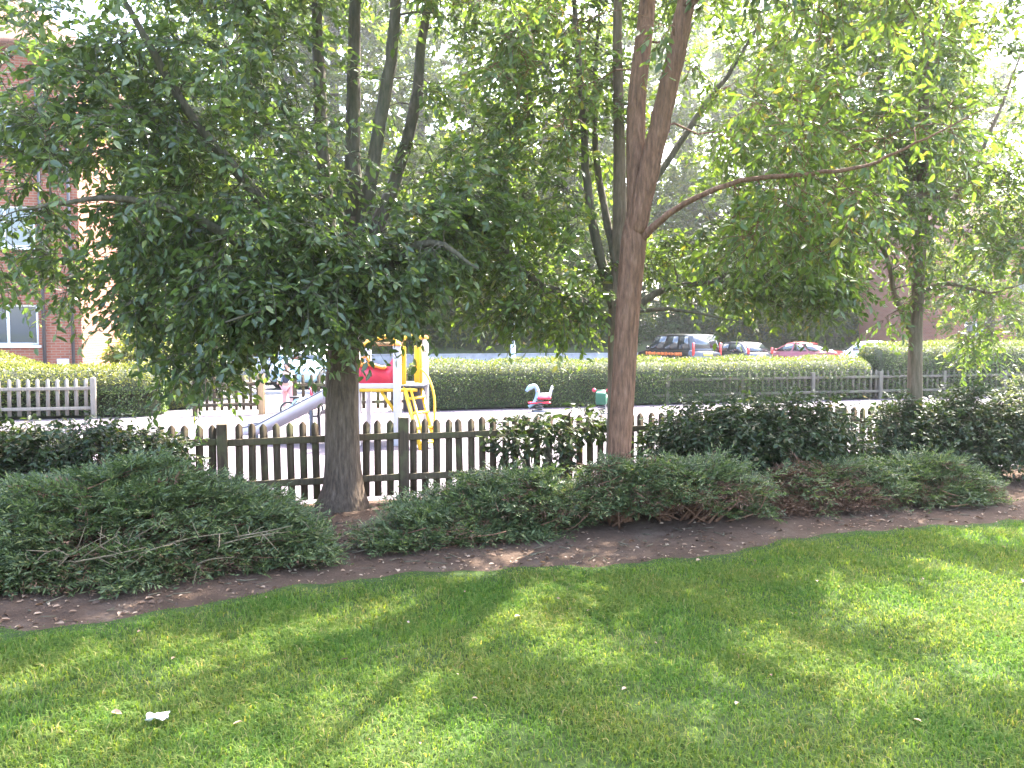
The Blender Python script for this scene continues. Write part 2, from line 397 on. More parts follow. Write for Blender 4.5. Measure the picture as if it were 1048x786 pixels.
def tree(name, label, limbs, ell, leaf, bark, lm, seed, per=6, L=.42, nl=11, droop=.3, group=None, spread=.9, sides=14, keep=None, arch=.12, cat='tree', wob=.05, trunk_name='trunk', limb_name='limb', crown_name='crown', rk=.009, rmin=.004, up=.8, limb_mat=None):
    """limbs: list of (points, radii); the first is the trunk"""
    r = np.random.default_rng(seed)
    base = Vector(tuple(limbs[0][0][0])); base.z = 0
    root = thing(name, label, cat, base, 0, group)
    skel, srad = [], []
    for k, (pts, rr) in enumerate(limbs):
        n = max(6, int(5 * len(pts)))
        q = spline(pts, n); ra = np.interp(np.linspace(0, 1, n), np.linspace(0, 1, len(rr)), rr)
        if k: q[1:-1] += r.normal(0, .004, (n - 2, 3)) + (.035 * np.sin(np.linspace(0, 7, n) + k * 2)[:, None] * unit(r.normal(0, 1, (1, 3))) * np.sin(np.linspace(0, np.pi, n))[:, None])[1:-1] * min(1, ra[0] * 9) * (.4 if name == 'forked_tree' else 1)
        mb = MB(); mb.tube(q, ra, sides if k == 0 else max(7, sides - 4), wob=wob, seed=seed + k)
        mb.build(trunk_name if k == 0 else limb_name, bark if k == 0 or limb_mat is None else limb_mat, root, base, smooth=True)
        st = int(n * .45) if k == 0 else 1
        skel += list(q[st:]); srad += list(ra[st:])
    pts = crown_points(ell, r)
    if keep is not None: pts = pts[np.array([keep(p) for p in pts])]
    mb = MB(); br = MB(); dirs = connect(skel, srad, pts, r, br, arch=arch, rk=rk, rmin=rmin)
    for V_, F_ in zip(br.V, br.F): mb.V.append(V_); mb.n += len(V_)
    for F_ in br.F: mb.F.append(F_); mb.M.append(np.ones(len(F_), np.int32))
    c0 = pts.mean(0); out = unit(pts - c0)
    twigs(mb, pts, unit(dirs * .7 + out * .5), r, per, L, nl, leaf, droop, spread, up=up)
    mb.build(crown_name, [lm, limb_mat or bark], root, base)
    return root

# ------------------------------------------------------------------ setting: ground sheets
EDGE = [(-60, 655), (0, 641), (60, 642), (90, 640), (130, 633), (185, 619), (245, 612), (300, 600), (400, 588), (500, 582), (600, 579), (660, 575), (740, 566), (780, 560), (800, 551), (900, 542), (1048, 532), (1110, 527)]
edge = np.array([tuple(G(x, y))[:2] for x, y in EDGE])
def edgeY(X): return np.interp(X, edge[:, 0], edge[:, 1], left=edge[0, 1] - .1, right=edge[-1, 1] + .3) + .035 * np.sin(X * 7.3) + .025 * np.sin(X * 17.1 + 1)
def sheet(name, poly, z, mat, kind='structure'):
    mb = MB(); mb.add([(x, y, z) for x, y in poly], [list(range(len(poly)))]); o = mb.build(name, mat)
    return tag(o, kind=kind)
def lineY(X, c): return c + SL * X
sheet('ground', [(-300, -60), (300, -60), (300, 500), (-300, 500)], -.02, M['earth'])
xs = np.linspace(-14, 16, 181)
# flower bed, gently mounded soil grid between lawn edge and fence
def bedz(X, Y):
    e = edgeY(X); f = lineY(X, 8.3); t = np.clip((Y - e) / (f - e), 0, 1)
    return .004 + .055 * np.sin(np.pi * t) + .012 * np.sin(X * 5.1 + Y * 3.7) * np.sin(np.pi * t) + .006 * np.sin(X * 17 + 3 * Y) * np.sin(np.pi * t)
tt = np.linspace(-.03, 1.0, 26)
bx = np.linspace(-9, 11, 241)
XX, TT = np.meshgrid(bx, tt, indexing='ij'); E = edgeY(XX); YY = E + (lineY(XX, 8.42) - E) * TT
ZZ = bedz(XX, YY); ZZ[TT < 0] = -.004
i, j = np.meshgrid(np.arange(240), np.arange(25), indexing='ij'); a = i * 26 + j
mb = MB(); mb.add(np.stack([XX, YY, ZZ], -1).reshape(-1, 3), np.stack([a, a + 26, a + 27, a + 1], -1).reshape(-1, 4))
tag(mb.build('flower_bed', M['soil'], smooth=True), kind='structure')
lawn_poly = [(-14, -20)] + [(16, -20)] + [(16, float(edgeY(16)))] + [(float(x), float(edgeY(x)) + .02) for x in xs[::-1]]
sheet('lawn', lawn_poly, .002, M['lawn'])
sheet('playground_surface', [(-16, lineY(-16, 8.42)), (14, lineY(14, 8.42)), (14, lineY(14, 18.55)), (-16, lineY(-16, 18.55))], .0, M['play'])
sheet('pavement', [(-20, lineY(-20, 18.56)), (26, lineY(26, 18.56)), (26, lineY(26, 25)), (-20, lineY(-20, 25))], -.003, M['pave'])
sheet('car_park', [(-30, lineY(-30, 25.02)), (45, lineY(45, 25.02)), (45, lineY(45, 46)), (-30, lineY(-30, 46))], -.008, M['tarmac'])
mb = MB(); a = Vector((3, lineY(3, 25.0), 0)); mb.box((a.x, a.y, .04), (75, .14, .13), EST)
tag(mb.build('kerb', M['concrete'], bevel=.015), kind='structure')
# planted bank beyond the car park
mb = MB(); bxs = np.linspace(-45, 60, 60); prof = [(46.2, .0), (46.6, .55), (49, 1.4), (54, 2.6), (62, 3.2), (80, 3.4)]
V = [(x, lineY(x, c), z + .12 * math.sin(x * 1.3 + c)) for x in bxs for c, z in prof]; k = len(prof)
F = [(i * k + j, (i + 1) * k + j, (i + 1) * k + j + 1, i * k + j + 1) for i in range(59) for j in range(k - 1)]
mb.add(V, F); tag(mb.build('bank_terrain', M['earth'], smooth=True), kind='structure')

# ------------------------------------------------------------------ grass blades
def grass():
    r = np.random.default_rng(3)
    N = 1150000
    Y = r.uniform(1.4, 8.6, N); X = r.uniform(-1, 1, N) * (.74 * Y + 1.9)
    dens = np.clip(1.25 - (Y - 3) * .16, .35, 1) * (.74 * Y + 1.9) / 8.0 * np.where(np.abs(X) > .76 * Y, .6, 1)
    dens = dens * np.clip(.8 + .5 * np.sin(X * 3.1 + 2 * np.sin(Y * 2.3)) * np.sin(Y * 3.7 + 1.5 * X) + .25 * np.sin(X * 9 + Y * 7), .35, 1.2)
    rag = np.clip((edgeY(X) - Y) / .35, 0, 1); dens = dens * (.35 + .65 * rag)
    ok = (Y < edgeY(X) + r.normal(0, .03, N)) & (r.uniform(0, 1, N) < dens * 1.35)
    X, Y = X[ok], Y[ok]; n = len(X)
    patch = .5 + .5 * np.sin(X * 2.1 + 1.3 * np.sin(Y * 1.7)) * np.sin(Y * 2.7 + X)
    h = (.026 + .017 * patch) * r.uniform(.55, 1.35, n)
    near = np.clip((edgeY(X) - Y) / .25, .35, 1); h *= near
    az = r.uniform(0, 6.283, n); lean = r.uniform(.15, 1.5, n)
    d = np.stack([np.cos(az), np.sin(az), np.zeros(n)], 1); w = np.stack([-np.sin(az), np.cos(az), np.zeros(n)], 1)
    wd = (.0018 + .0006 * Y / 3) * r.uniform(.7, 1.4, n)
    b = np.stack([X, Y, np.full(n, .0)], 1); up = np.array([0, 0, 1.])
    m = b + up * (h * .6)[:, None] + d * (h * lean * .3)[:, None]; t = b + up * (h * (1 - .25 * lean))[:, None] + d * (h * lean)[:, None]
    V = np.stack([b - w * wd[:, None], b + w * wd[:, None], m + w * wd[:, None] * .8, m - w * wd[:, None] * .8, t], 1)
    i = np.arange(n)[:, None] * 5
    mb = MB(); mb.add(V.reshape(-1, 3), [i + np.array([[0, 1, 2, 3]]), i + np.array([[3, 2, 4]])])
    tag(mb.build('grass', M['grass']), kind='stuff')
grass()
def litter():
    r = np.random.default_rng(11); P_ = []
    while len(P_) < 4200:
        X = r.uniform(-5, 7); Y = r.uniform(3, 9.5); e = float(edgeY(X)); f = lineY(X, 8.3)
        if e - .1 < Y < f + .1: p = .5 if Y > e + .4 else 1.0
        elif Y < e: p = .02
        else: p = 0
        if r.uniform() < p: P_.append((X, Y, (float(bedz(np.array(X), np.array(Y))) + .008) if Y > e else .035))
    P_ = np.array(P_); n = len(P_); az = r.uniform(0, 6.28, n)
    ln = r.uniform(.012, .06, n) * r.uniform(.5, 1, n); mb = MB()
    leaves(mb, P_, np.stack([np.cos(az), np.sin(az), r.uniform(-.1, .3, n)], 1), np.array([0, 0, 1.]) + r.normal(0, .35, (n, 3)), ln, ln * r.uniform(.35, .7, n), 0, .4, .2)
    # bits of bark and broken twigs
    for k in range(900):
        q = P_[r.integers(n)] + np.array([r.uniform(-.1, .1), r.uniform(-.1, .1), .004]); a = r.uniform(0, 6.28); l = r.uniform(.03, .14)
        if q[1] < edgeY(q[0]) + .08: continue
        mb.tube([q, q + np.array([math.cos(a) * l, math.sin(a) * l, .01])], r.uniform(.002, .005), 4, 1)
    tag(mb.build('leaf_litter', [M['litter_leaf'], M['bark_dark']]), kind='stuff')
litter()

# ------------------------------------------------------------------ picket fences
def picket_fence(label, x0, x1, c, posts, spacing, pw, top, mat, rail_mat, rails, group=None, side=-1, name='picket_fence', post_top=None, shift=0):
    y0 = lineY(x0, c); root = thing(name, label, 'fence', (x0, y0, 0), EST, group)
    L = (x1 - x0) / math.cos(EST); r = np.random.default_rng(int(abs(x0 * 77)) + 5)
    n = int(L / spacing)
    for k in range(n):
        s = (k + .5) * spacing + r.normal(0, .004); h = top + r.normal(0, .006)
        if any(abs(s - (p - x0) / math.cos(EST)) < pw * .9 for p in posts): continue
        w = pw / 2; t = r.normal(0, .008); b = .07
        mb = MB(); mb.prism([(s - w, b), (s + w, b), (s + w + t, h - w * 1.15), (s + w * .45 + t, h - .012), (s + t, h), (s - w * .45 + t, h - .012), (s - w + t, h - w * 1.15)], .019)
        mb.build('picket', mat, root)
    for z in rails:
        mb = MB(); pp = [0] + [(p - x0) / math.cos(EST) for p in posts] + [L]
        for a, b in zip(pp[:-1], pp[1:]):
            if b - a < .05: continue
            dz = r.normal(0, .006); mb.prism([(a, z - .035 + dz), (b, z - .035 - dz), (b, z + .03 - dz), (a, z + .03 + dz)], .04, Matrix.Translation((0, side * .031, 0)))
        mb.build('rail', rail_mat, root, bevel=.006)
    for p in posts:
        s = (p - x0) / math.cos(EST); ht = (post_top or top + .01) + r.normal(0, .008)
        mb = MB(); mb.box((s, side * .03, ht / 2 - .1), (.095, .095, ht + .2), r.normal(0, .02), rx=r.normal(0, .006), ry=r.normal(0, .008))
        mb.build('post', mat, root, bevel=.006)
    return root
picket_fence('long brown weathered picket fence with mossy rails between the bed and the playground', -4.7, 6.75, 8.3, [-4.37, -2.73, -1.09, .55, 2.19, 3.83, 5.47], .1185, .068, .83, M['fence'], M['fence_rail'], [.255, .665])
picket_fence('pale sun-bleached picket fence in front of the golden hedge by the brick house', -12.2, -8.45, 18.66, [-11.9, -10.2, -8.5], .172, .07, .82, M['fence_grey'], M['fence_grey'], [.22, .62])
picket_fence('grey picket fence half swallowed by the long hedge behind the spring riders', -2.3, 15, 18.66, [-2.2, -.2, 1.8, 3.8, 5.8, 7.8, 9.8, 11.8, 13.8], .182, .07, .78, M['fence_dim'], M['fence_dim'], [.22, .6], post_top=.74)
picket_fence('short dark picket fence behind the slide tower, right of the gate', -4.75, -2.35, 18.66, [-4.7, -2.4], .16, .07, .84, M['fence'], M['fence'], [.22, .62])
picket_fence('whitish picket fence tops showing over the left hedge below the brick house', -12.3, -10.0, 20.6, [-12.2, -10.1], .17, .08, .98, M['fence_white'], M['fence_white'], [.3, .74])
# gate
def gate():
    x0 = -6.65; x1 = -5.35
    root = thing('playground_gate', 'dark low wooden gate of narrow pickets with bright paving showing through it', 'gate', (x0, lineY(x0, 18.66), 0), EST)
    L = (x1 - x0) / math.cos(EST)
    for s in np.linspace(.09, L - .09, 9):
        mb = MB(); mb.prism([(s - .03, .1), (s + .03, .1), (s + .03, .80), (s, .84), (s - .03, .80)], .02); mb.build('picket', M['fence'], root)
    for z in (.22, .66):
        mb = MB(); mb.box((L / 2, -.035, z), (L - .08, .04, .075)); mb.build('rail', M['fence'], root)
    for s in (0, L):
        mb = MB(); mb.box((s, -.02, .42), (.1, .1, .9)); mb.build('post', M['fence'], root, bevel=.006)
gate()
mb = MB(); q = G(268, 424); mb.box((0, 0, .42), (.12, .11, .9))
o = mb.build('timber_post', M['post_new'], bevel=.01); o.location = (q.x, q.y, 0)
tag(o, 'pale fresh timber post standing between the gate and the child', 'post')

# ------------------------------------------------------------------ junipers
def sprays(mb, pos, d, r, L=.15, n=13, m=0, wd=.011):
    """feathery juniper sprays: a stem with short pointed shoots on both sides"""
    N = len(pos); d = unit(d); up = np.array([0, 0, 1.]) + r.normal(0, .4, (N, 3))
    s = unit(np.cross(d, up)); nn = np.cross(s, d)
    Ls = L * r.uniform(.6, 1.3, N)
    t = np.linspace(.08, 1, n); sg = np.where(np.arange(n) % 2, 1, -1)
    K = N * n; tr = np.tile(t, N); sr = np.tile(sg, N)
    D = np.repeat(d, n, 0); S = np.repeat(s, n, 0); NN = np.repeat(nn, n, 0); Lr = np.repeat(Ls, n)
    p = np.repeat(pos, n, 0) + D * (Lr * tr)[:, None] + NN * (Lr * .12 * tr * tr)[:, None]
    ax = unit(D * .75 + S * (sr * .62)[:, None] + NN * r.normal(.12, .3, (K, 1)) + r.normal(0, .12, (K, 3)))
    ln = Lr * (.5 - .28 * tr) * r.uniform(.7, 1.25, K)
    w = unit(np.cross(ax, NN + r.normal(0, .5, (K, 3)))) * (wd * r.uniform(.7, 1.3, K))[:, None]
    V = np.stack([p, p + ax * (ln * .45)[:, None] + w * .5, p + ax * ln[:, None], p + ax * (ln * .45)[:, None] - w * .5], 1)
    i = np.arange(K)[:, None] * 4
    mb.add(V.reshape(-1, 3), i + np.array([[0, 1, 2, 3]]), m)

def juniper(label, lobes, seed, under=.3, dead=400, group='spreading junipers in the bed', dens=1900, stems=60, dead_x=None):
    """lobes: (cx, cy, rx, ry, rot, z0, H) - tabular mounds of sprays over brown bare branches"""
    r = np.random.default_rng(seed)
    base = Vector((lobes[0][0], lobes[0][1], 0)); root = thing('spreading_juniper', label, 'shrub', base, 0, group)
    green, brown, wood_ = MB(), MB(), MB(); bough = {}
    for (cx, cy, rx, ry, rot, z0, H) in lobes:
        area = math.pi * rx * ry; c, s_ = math.cos(rot), math.sin(rot)
        NB = int(150 * area * (1 + .5 * H))
        rho = np.sqrt(r.uniform(.02, 1, NB)); rho = np.where(r.uniform(0, 1, NB) < .36, r.uniform(.84, 1.05, NB), rho); th = r.uniform(0, 6.283, NB)
        rim = 1 + .10 * np.sin(3 * th + seed) + .07 * np.sin(7 * th + 2 * seed) + .05 * np.sin(13 * th)
        for k in range(NB):
            q = rho[k] * rim[k]; lx, ly = q * math.cos(th[k]) * rx, q * math.sin(th[k]) * ry
            ex, ey = cx + lx * c - ly * s_, cy + lx * s_ + ly * c
            dome = max(0, 1 - rho[k] ** 2) ** .8
            ez = z0 + H * dome + .05 * math.sin(ex * 6 + ey * 4) + r.normal(.0, .035) - abs(r.normal(0, .06)) * (1 + (rho[k] > .85))
            if ez < .05: ez = .05 + r.uniform(0, .06)
            o2 = np.array([math.cos(th[k]) * c * rx - math.sin(th[k]) * s_ * ry, math.cos(th[k]) * s_ * rx + math.sin(th[k]) * c * ry]); o2 /= np.linalg.norm(o2)
            a = math.atan2(o2[1], o2[0]) + r.normal(0, .45); f = np.array([math.cos(a), math.sin(a), .30 - .50 * rho[k] ** 2 + r.normal(0, .14)]); f /= np.linalg.norm(f)
            Lb = r.uniform(.22, .46); tip = np.array([ex, ey, ez]); st = tip - f * Lb - np.array([0, 0, .10 * Lb])
            sd = np.cross(f, [0, 0, 1.]); sd /= np.linalg.norm(sd); nu = np.cross(sd, f)
            m_ = int(r.integers(9, 15)); t = np.linspace(.15, 1, m_); sg = np.where(np.arange(m_) % 2, 1, -1) * (t < .97)
            wdt = .5 * (1 - t * .75)
            pos = st + (tip - st) * t[:, None] + nu * (.25 * Lb * t * (1 - t))[:, None] + r.normal(0, .012, (m_, 3))
            d = f * .8 + sd * (sg * r.uniform(.45, .95, m_))[:, None] + nu * r.normal(.10, .22, (m_, 1)); ok = pos[:, 2] > .02
            dead_ = r.uniform() < .03 + .05 * (ez < z0 + .05)
            if dead_x is not None: dead_ |= any((ex - dx) ** 2 + (ey - dy) ** 2 < dr * dr for dx, dy, dr in dead_x) and r.uniform() < .75
            bough.setdefault(bool(dead_), []).append((pos[ok], d[ok]))
            if r.uniform() < .5: wood_.tube([np.maximum(st - f * .12, (-99, -99, .015)), st, tip - f * .05], [.005, .004, .002], 4)
        # bare brown branches from the crown out to the rim
        for k in range(int(stems * area)):
            a = r.uniform(0, 6.283); q = r.uniform(.45, 1.0)
            ex = q * math.cos(a) * rx; ey = q * math.sin(a) * ry
            e = np.array([cx + ex * c - ey * s_, cy + ex * s_ + ey * c, z0 + H * max(0, 1 - q ** 2) ** .8 * r.uniform(.3, .8)])
            e[2] = max(e[2] - .03, .06)
            b = np.array([cx + ex * .15 * c, cy + ey * .15, .03 + .02 * r.uniform()])
            b[:2] += r.normal(0, .1, 2)
            mid = b + (e - b) * .5 + np.array([r.normal(0, .05), r.normal(0, .05), -.08 * H + r.normal(0, .03)]); mid[2] = max(mid[2], .04)
            wood_.tube(spline([b, mid, e], 6), np.linspace(r.uniform(.007, .016), .003, 6), 5)
        nd = int(dead * area)
        a = r.uniform(0, 6.283, nd); q = r.uniform(.3, .97, nd)
        ex = q * np.cos(a) * rx; ey = q * np.sin(a) * ry
        zz = np.maximum(z0 + H * (1 - q ** 2) ** .8 * r.uniform(.05, .75, nd) - .05, .04)
        pos = np.stack([cx + ex * c - ey * s_, cy + ex * s_ + ey * c, zz], 1)
        sprays(brown, pos, np.stack([np.cos(a), np.sin(a), r.normal(-.1, .4, nd)], 1) + r.normal(0, .4, (nd, 3)), r, .15, 8, 0, .006)
    for k_, mb_, L_, n_ in ((False, green, .15, 13), (True, brown, .13, 10)):
        if k_ in bough: sprays(mb_, np.concatenate([b_[0] for b_ in bough[k_]]), np.concatenate([b_[1] for b_ in bough[k_]]), r, L_, n_, 0, .0115)
    wood_.build('branch', M['bark_red'], root, base, smooth=True)
    green.build('foliage', M['juniper'], root, base); brown.build('dead_foliage', M['juniper_dead'], root, base)
    return root
juniper('large juniper mound at the left with bare twigs along its low front', [(-2.85, 5.88, 1.36, .92, .12, .10, .60), (-1.85, 5.85, .36, .36, .1, .06, .18), (-3.6, 5.35, .9, .6, .1, .06, .34)], 21, stems=60, dead=500)
juniper('middle juniper fanning out on both sides of the red-brown trunk', [(-.1, 6.9, .88, .5, .30, .17, .26), (-.72, 6.36, .52, .40, .45, .05, .22), (-.25, 6.55, .62, .42, .3, .08, .26), (1.5, 7.0, .78, .45, .15, .34, .2), (.3, 6.62, .45, .32, .2, .30, .18), (.9, 6.8, .42, .2, .2, .44, .14)], 22, stems=46, dead=600)
juniper('flat juniper at the right below the dark shrubs, browned in the middle', [(3.1, 7.75, .85, .5, .2, .12, .32), (4.05, 8.02, .85, .5, .25, .12, .32), (2.45, 7.5, .55, .4, .2, .12, .26)], 23, dead=900, stems=44, dens=2300, dead_x=[(2.7, 7.35, .33), (3.15, 7.35, .28)])

def front_twigs():
    root = next(o for o in COL.objects if o.name == 'spreading_juniper'); off = root.location; r = np.random.default_rng(77); mb = MB()
    for x, y, x2, y2, Y in [(25, 600, 62, 560, 5.05), (40, 605, 95, 555, 5.1), (60, 590, 120, 548, 5.15), (75, 575, 150, 560, 5.1), (110, 585, 190, 552, 5.15), (150, 575, 100, 545, 5.2), (160, 560, 235, 545, 5.3), (215, 560, 285, 545, 5.4), (240, 550, 300, 538, 5.45), (130, 555, 170, 530, 5.3), (180, 590, 240, 570, 5.3), (270, 560, 330, 545, 5.7)]:
        a, b = np.array(P(x, y, Y)), np.array(P(x2, y2, Y - .04)); a[2] = max(a[2], .03); b[2] = max(b[2], .05)
        m_ = (a + b) / 2 + r.normal(0, .02, 3) + np.array([0, -.03, .015]); q = spline([a, m_, b], 9); mb.tube(q, np.linspace(.008, .002, 9), 5)
        for k in range(5):
            i_ = r.integers(2, 8); e = q[i_] + r.normal(0, .07, 3) + np.array([0, -.02, .03]); mb.tube([q[i_], (q[i_] + e) / 2 + r.normal(0, .008, 3), e], [.004, .003, .0015], 4)
    mb.build('bare_twig', M['twig_pale'], root, off)
M['twig_pale'] = barkmat('pale_dry_twig', (.09, .055, .036), (.16, .105, .07), (.24, .175, .12))
front_twigs()

# ------------------------------------------------------------------ leafy shrubs of the bed
def shrub(name, label, center, ell, leaf, lm, seed, per=7, L=.24, nl=9, group=None, stems=6, bark='bark_dark', up=.6, droop=.1, spread=1.0):
    r = np.random.default_rng(seed); limbs = []
    for k in range(stems):
        a = 6.283 * k / stems + r.uniform(-.4, .4); c = np.array(tuple(ell[k % len(ell)][0])); rd = ell[k % len(ell)][1]
        b = np.array([center[0] + .12 * math.cos(a), center[1] + .08 * math.sin(a), .02])
        e = c + np.array([math.cos(a) * rd[0] * .5, math.sin(a) * rd[1] * .5, rd[2] * .4])
        limbs.append(([b, b * .5 + e * .5 + np.array([0, 0, .08]), e], [.022, .015, .007]))
    return tree(name, label, limbs, ell, leaf, M[bark], M[lm], seed, per=per, L=L, nl=nl, droop=droop, spread=spread, sides=9, cat='shrub', trunk_name='stem', limb_name='stem', crown_name='foliage', group=group, up=up)
shrub('evergreen_shrub', 'large dark rounded shrub against the fence right of the red-brown trunk', (2.4, 8.25), [((2.05, 8.2, .56), (.62, .32, .42), 150), ((2.95, 8.4, .56), (.66, .33, .42), 160), ((2.5, 8.2, .45), (.8, .35, .38), 120)], (.062, .5), 'leaf_shrub', 31)
shrub('evergreen_shrub', 'dark shrub at the foot of the thin tree near the right edge', (4.9, 9.0), [((4.55, 8.95, .54), (.6, .4, .40), 120), ((5.2, 9.1, .58), (.55, .4, .46), 140), ((4.9, 8.9, .4), (.7, .4, .35), 70)], (.058, .5), 'leaf_shrub', 32)
shrub('silvery_shrub', 'greyish sunlit shrub at the far right edge, its underside thin and twiggy', (6.0, 9.0), [((5.95, 8.95, .7), (.5, .4, .5), 140), ((6.6, 9.1, .75), (.6, .4, .5), 110)], (.05, .5), 'leaf_silver', 33)
shrub('evergreen_shrub', 'low dark shrub at the left edge behind the juniper mound', (-4.0, 6.95), [((-3.75, 6.9, .52), (.55, .3, .36), 120), ((-4.5, 6.75, .55), (.6, .3, .4), 110), ((-3.25, 7.05, .6), (.35, .18, .2), 40)], (.055, .55), 'leaf_shrub', 34)
shrub('sapling_shrub', 'leafy sapling growing up against the middle of the brown picket fence', (.35, 8.12), [((.1, 8.1, .68), (.38, .12, .22), 20), ((.62, 8.22, .7), (.36, .12, .2), 18), ((.3, 8.1, .45), (.5, .12, .2), 11)], (.085, .5), 'leaf_shrub', 35, per=4, L=.2, nl=6)

# ------------------------------------------------------------------ the four near trees
SUNV = np.array([math.sin(SUN_AZ) * math.cos(SUN_EL), math.cos(SUN_AZ) * math.cos(SUN_EL), math.sin(SUN_EL)])
# openings between the boughs: where the sun reaches the lawn
LIT = [(300, 650, .42), (355, 640, .36), (395, 628, .3), (525, 622, .3), (548, 655, .42), (500, 640, .34), (415, 712, .36), (340, 715, .34), (480, 768, .34), (375, 775, .3), (175, 664, .3), (235, 672, .33), (190, 692, .3), (60, 755, .36), (15, 705, .36), (120, 740, .3), (600, 690, .4), (640, 640, .3),
       (208, 609, .3), (740, 612, .32), (800, 675, .36), (765, 650, .3), (860, 635, .42), (905, 618, .4), (940, 645, .42), (1000, 612, .46), (960, 582, .4), (1030, 548, .5), (985, 553, .4), (1040, 600, .45), (960, 690, .36), (885, 705, .34), (1015, 690, .36), (850, 730, .3), (700, 690, .3), (720, 740, .3), (830, 600, .3)]
LITG = np.array([[*tuple(G(x, y))[:2], 0] for x, y, r_ in LIT] + [tuple(P(1028, 425, 8.8)), tuple(P(1045, 410, 8.9))]); LITR = np.array([q[2] for q in LIT] + [.5, .5])
def open_crown(p):
    d = p - LITG; d = d - np.outer(d @ SUNV, SUNV)
    return bool(np.all(np.linalg.norm(d, axis=1) > LITR * .72))
def open_right(p):
    x, y = to_px(p)
    return open_crown(p) and not (895 < x < 975 and y > 235 and rng.uniform() < .75)
def open_mid(p):
    x, y = to_px(p)
    return open_crown(p) and not (628 < x < 735 and y < 225 and p[1] < 7.6 and rng.uniform() < .8)
def to_px(p):
    d = np.array(p) - np.array([0, 0, CAMZ]); c_, s_ = math.cos(PITCH), math.sin(PITCH)
    f = d[1] * c_ - d[2] * s_; v = d[1] * s_ + d[2] * c_
    return 524 + FPX * d[0] / f, 393 - FPX * v / f
def open_left(p):
    x, y = to_px(p)
    if (250 < x < 345 and y > 332) or (358 < x < 450 and y > 312): return rng.uniform() < .12
    if x < 128 and 205 < y < 360 and rng.uniform() < .6: return False
    if rng.uniform() < .1: return False
    return open_crown(p) and not (305 < x < 445 and -10 < y < 125 and p[1] < 8.2 and rng.uniform() < .8)

def px(pts, Ys):
    Ys = [Ys] * len(pts) if np.isscalar(Ys) else Ys
    return [P(x, y, Y) for (x, y), Y in zip(pts, Ys)]
# left tree: pale grey trunk, five stems, low drooping crown
b = P(350, 516, 7.55); b.z = .0
t1 = [([b, P(351, 500, 7.55), P(351, 470, 7.55), P(351, 420, 7.55), P(352, 370, 7.6), P(355, 310, 7.65), P(362, 265, 7.7), P(364, 225, 7.75)], [.275, .20, .172, .163, .158, .15, .135, .12]),
      (px([(352, 320), (338, 255), (330, 160), (326, 60), (322, -60), (318, -200)], [7.65, 7.7, 7.8, 7.9, 8.0, 8.1]), [.09, .075, .065, .058, .045, .015]),
      (px([(362, 240), (361, 150), (363, 40), (368, -80), (372, -230)], [7.75, 7.8, 7.9, 7.95, 8.0]), [.1, .07, .06, .045, .012]),
      (px([(364, 260), (384, 170), (396, 80), (405, -20), (420, -150)], [7.7, 7.6, 7.5, 7.4, 7.3]), [.085, .065, .058, .045, .012]),
      (px([(360, 290), (398, 200), (422, 110), (438, 10), (470, -120)], [7.65, 7.9, 8.1, 8.3, 8.5]), [.085, .062, .055, .042, .012]),
      (px([(353, 330), (300, 260), (255, 190), (200, 120), (150, 40), (90, -60)], [7.6, 7.3, 7.0, 6.8, 6.6, 6.5]), [.08, .06, .05, .04, .03, .01]),
      (px([(352, 335), (290, 285), (215, 230), (120, 205), (20, 215)], [7.6, 7.1, 6.6, 6.2, 5.9]), [.065, .05, .038, .025, .008]),
      (px([(352, 345), (280, 300), (190, 255), (90, 280), (-10, 300)], [7.6, 7.9, 8.2, 8.4, 8.5]), [.06, .045, .035, .022, .008]),
      (px([(356, 320), (400, 270), (445, 250), (490, 275)], [7.6, 7.2, 6.9, 6.7]), [.055, .04, .028, .008]),
      (px([(354, 350), (330, 320), (290, 310), (230, 330)], [7.5, 6.9, 6.5, 6.3]), [.045, .032, .022, .007])]
e1 = [(P(120, 150, 6.9), (1.15, 1.1, 1.0), 100), (P(40, 60, 6.6), (1.0, 1.0, .9), 64), (P(250, 140, 7.0), (1.05, 1.1, 1.1), 105), (P(290, 255, 6.9), (1.0, .7, .5), 95),
      (P(385, 270, 7.1), (.75, .7, .45), 60), (P(120, 260, 7.2), (1.05, .8, .4), 50), (P(450, 225, 7.2), (.5, .7, .5), 34), (P(200, 315, 6.9), (.6, .45, .3), 36), (P(320, 318, 6.9), (.65, .4, .18), 26),
      (P(200, 20, 7.2), (1.3, 1.2, .8), 60), (P(380, 40, 7.8), (1.0, 1.0, .9), 34), (P(330, -110, 7.9), (1.8, 1.4, 1.3), 180), (P(150, -60, 7.1), (1.3, 1.2, .8), 36), (P(10, 250, 6.6), (.8, .7, .4), 32), (P(195, 372, 6.8), (.2, .2, .18), 7)]
tree('broadleaf_tree', 'left near tree with a thick grey trunk and dark leaves hanging low', t1, e1, (.084, .5), M['bark_grey'], M['leaf_dark'], 41, per=6, L=.40, nl=11, limb_mat=M['bark_dark'], droop=.35, keep=open_left)
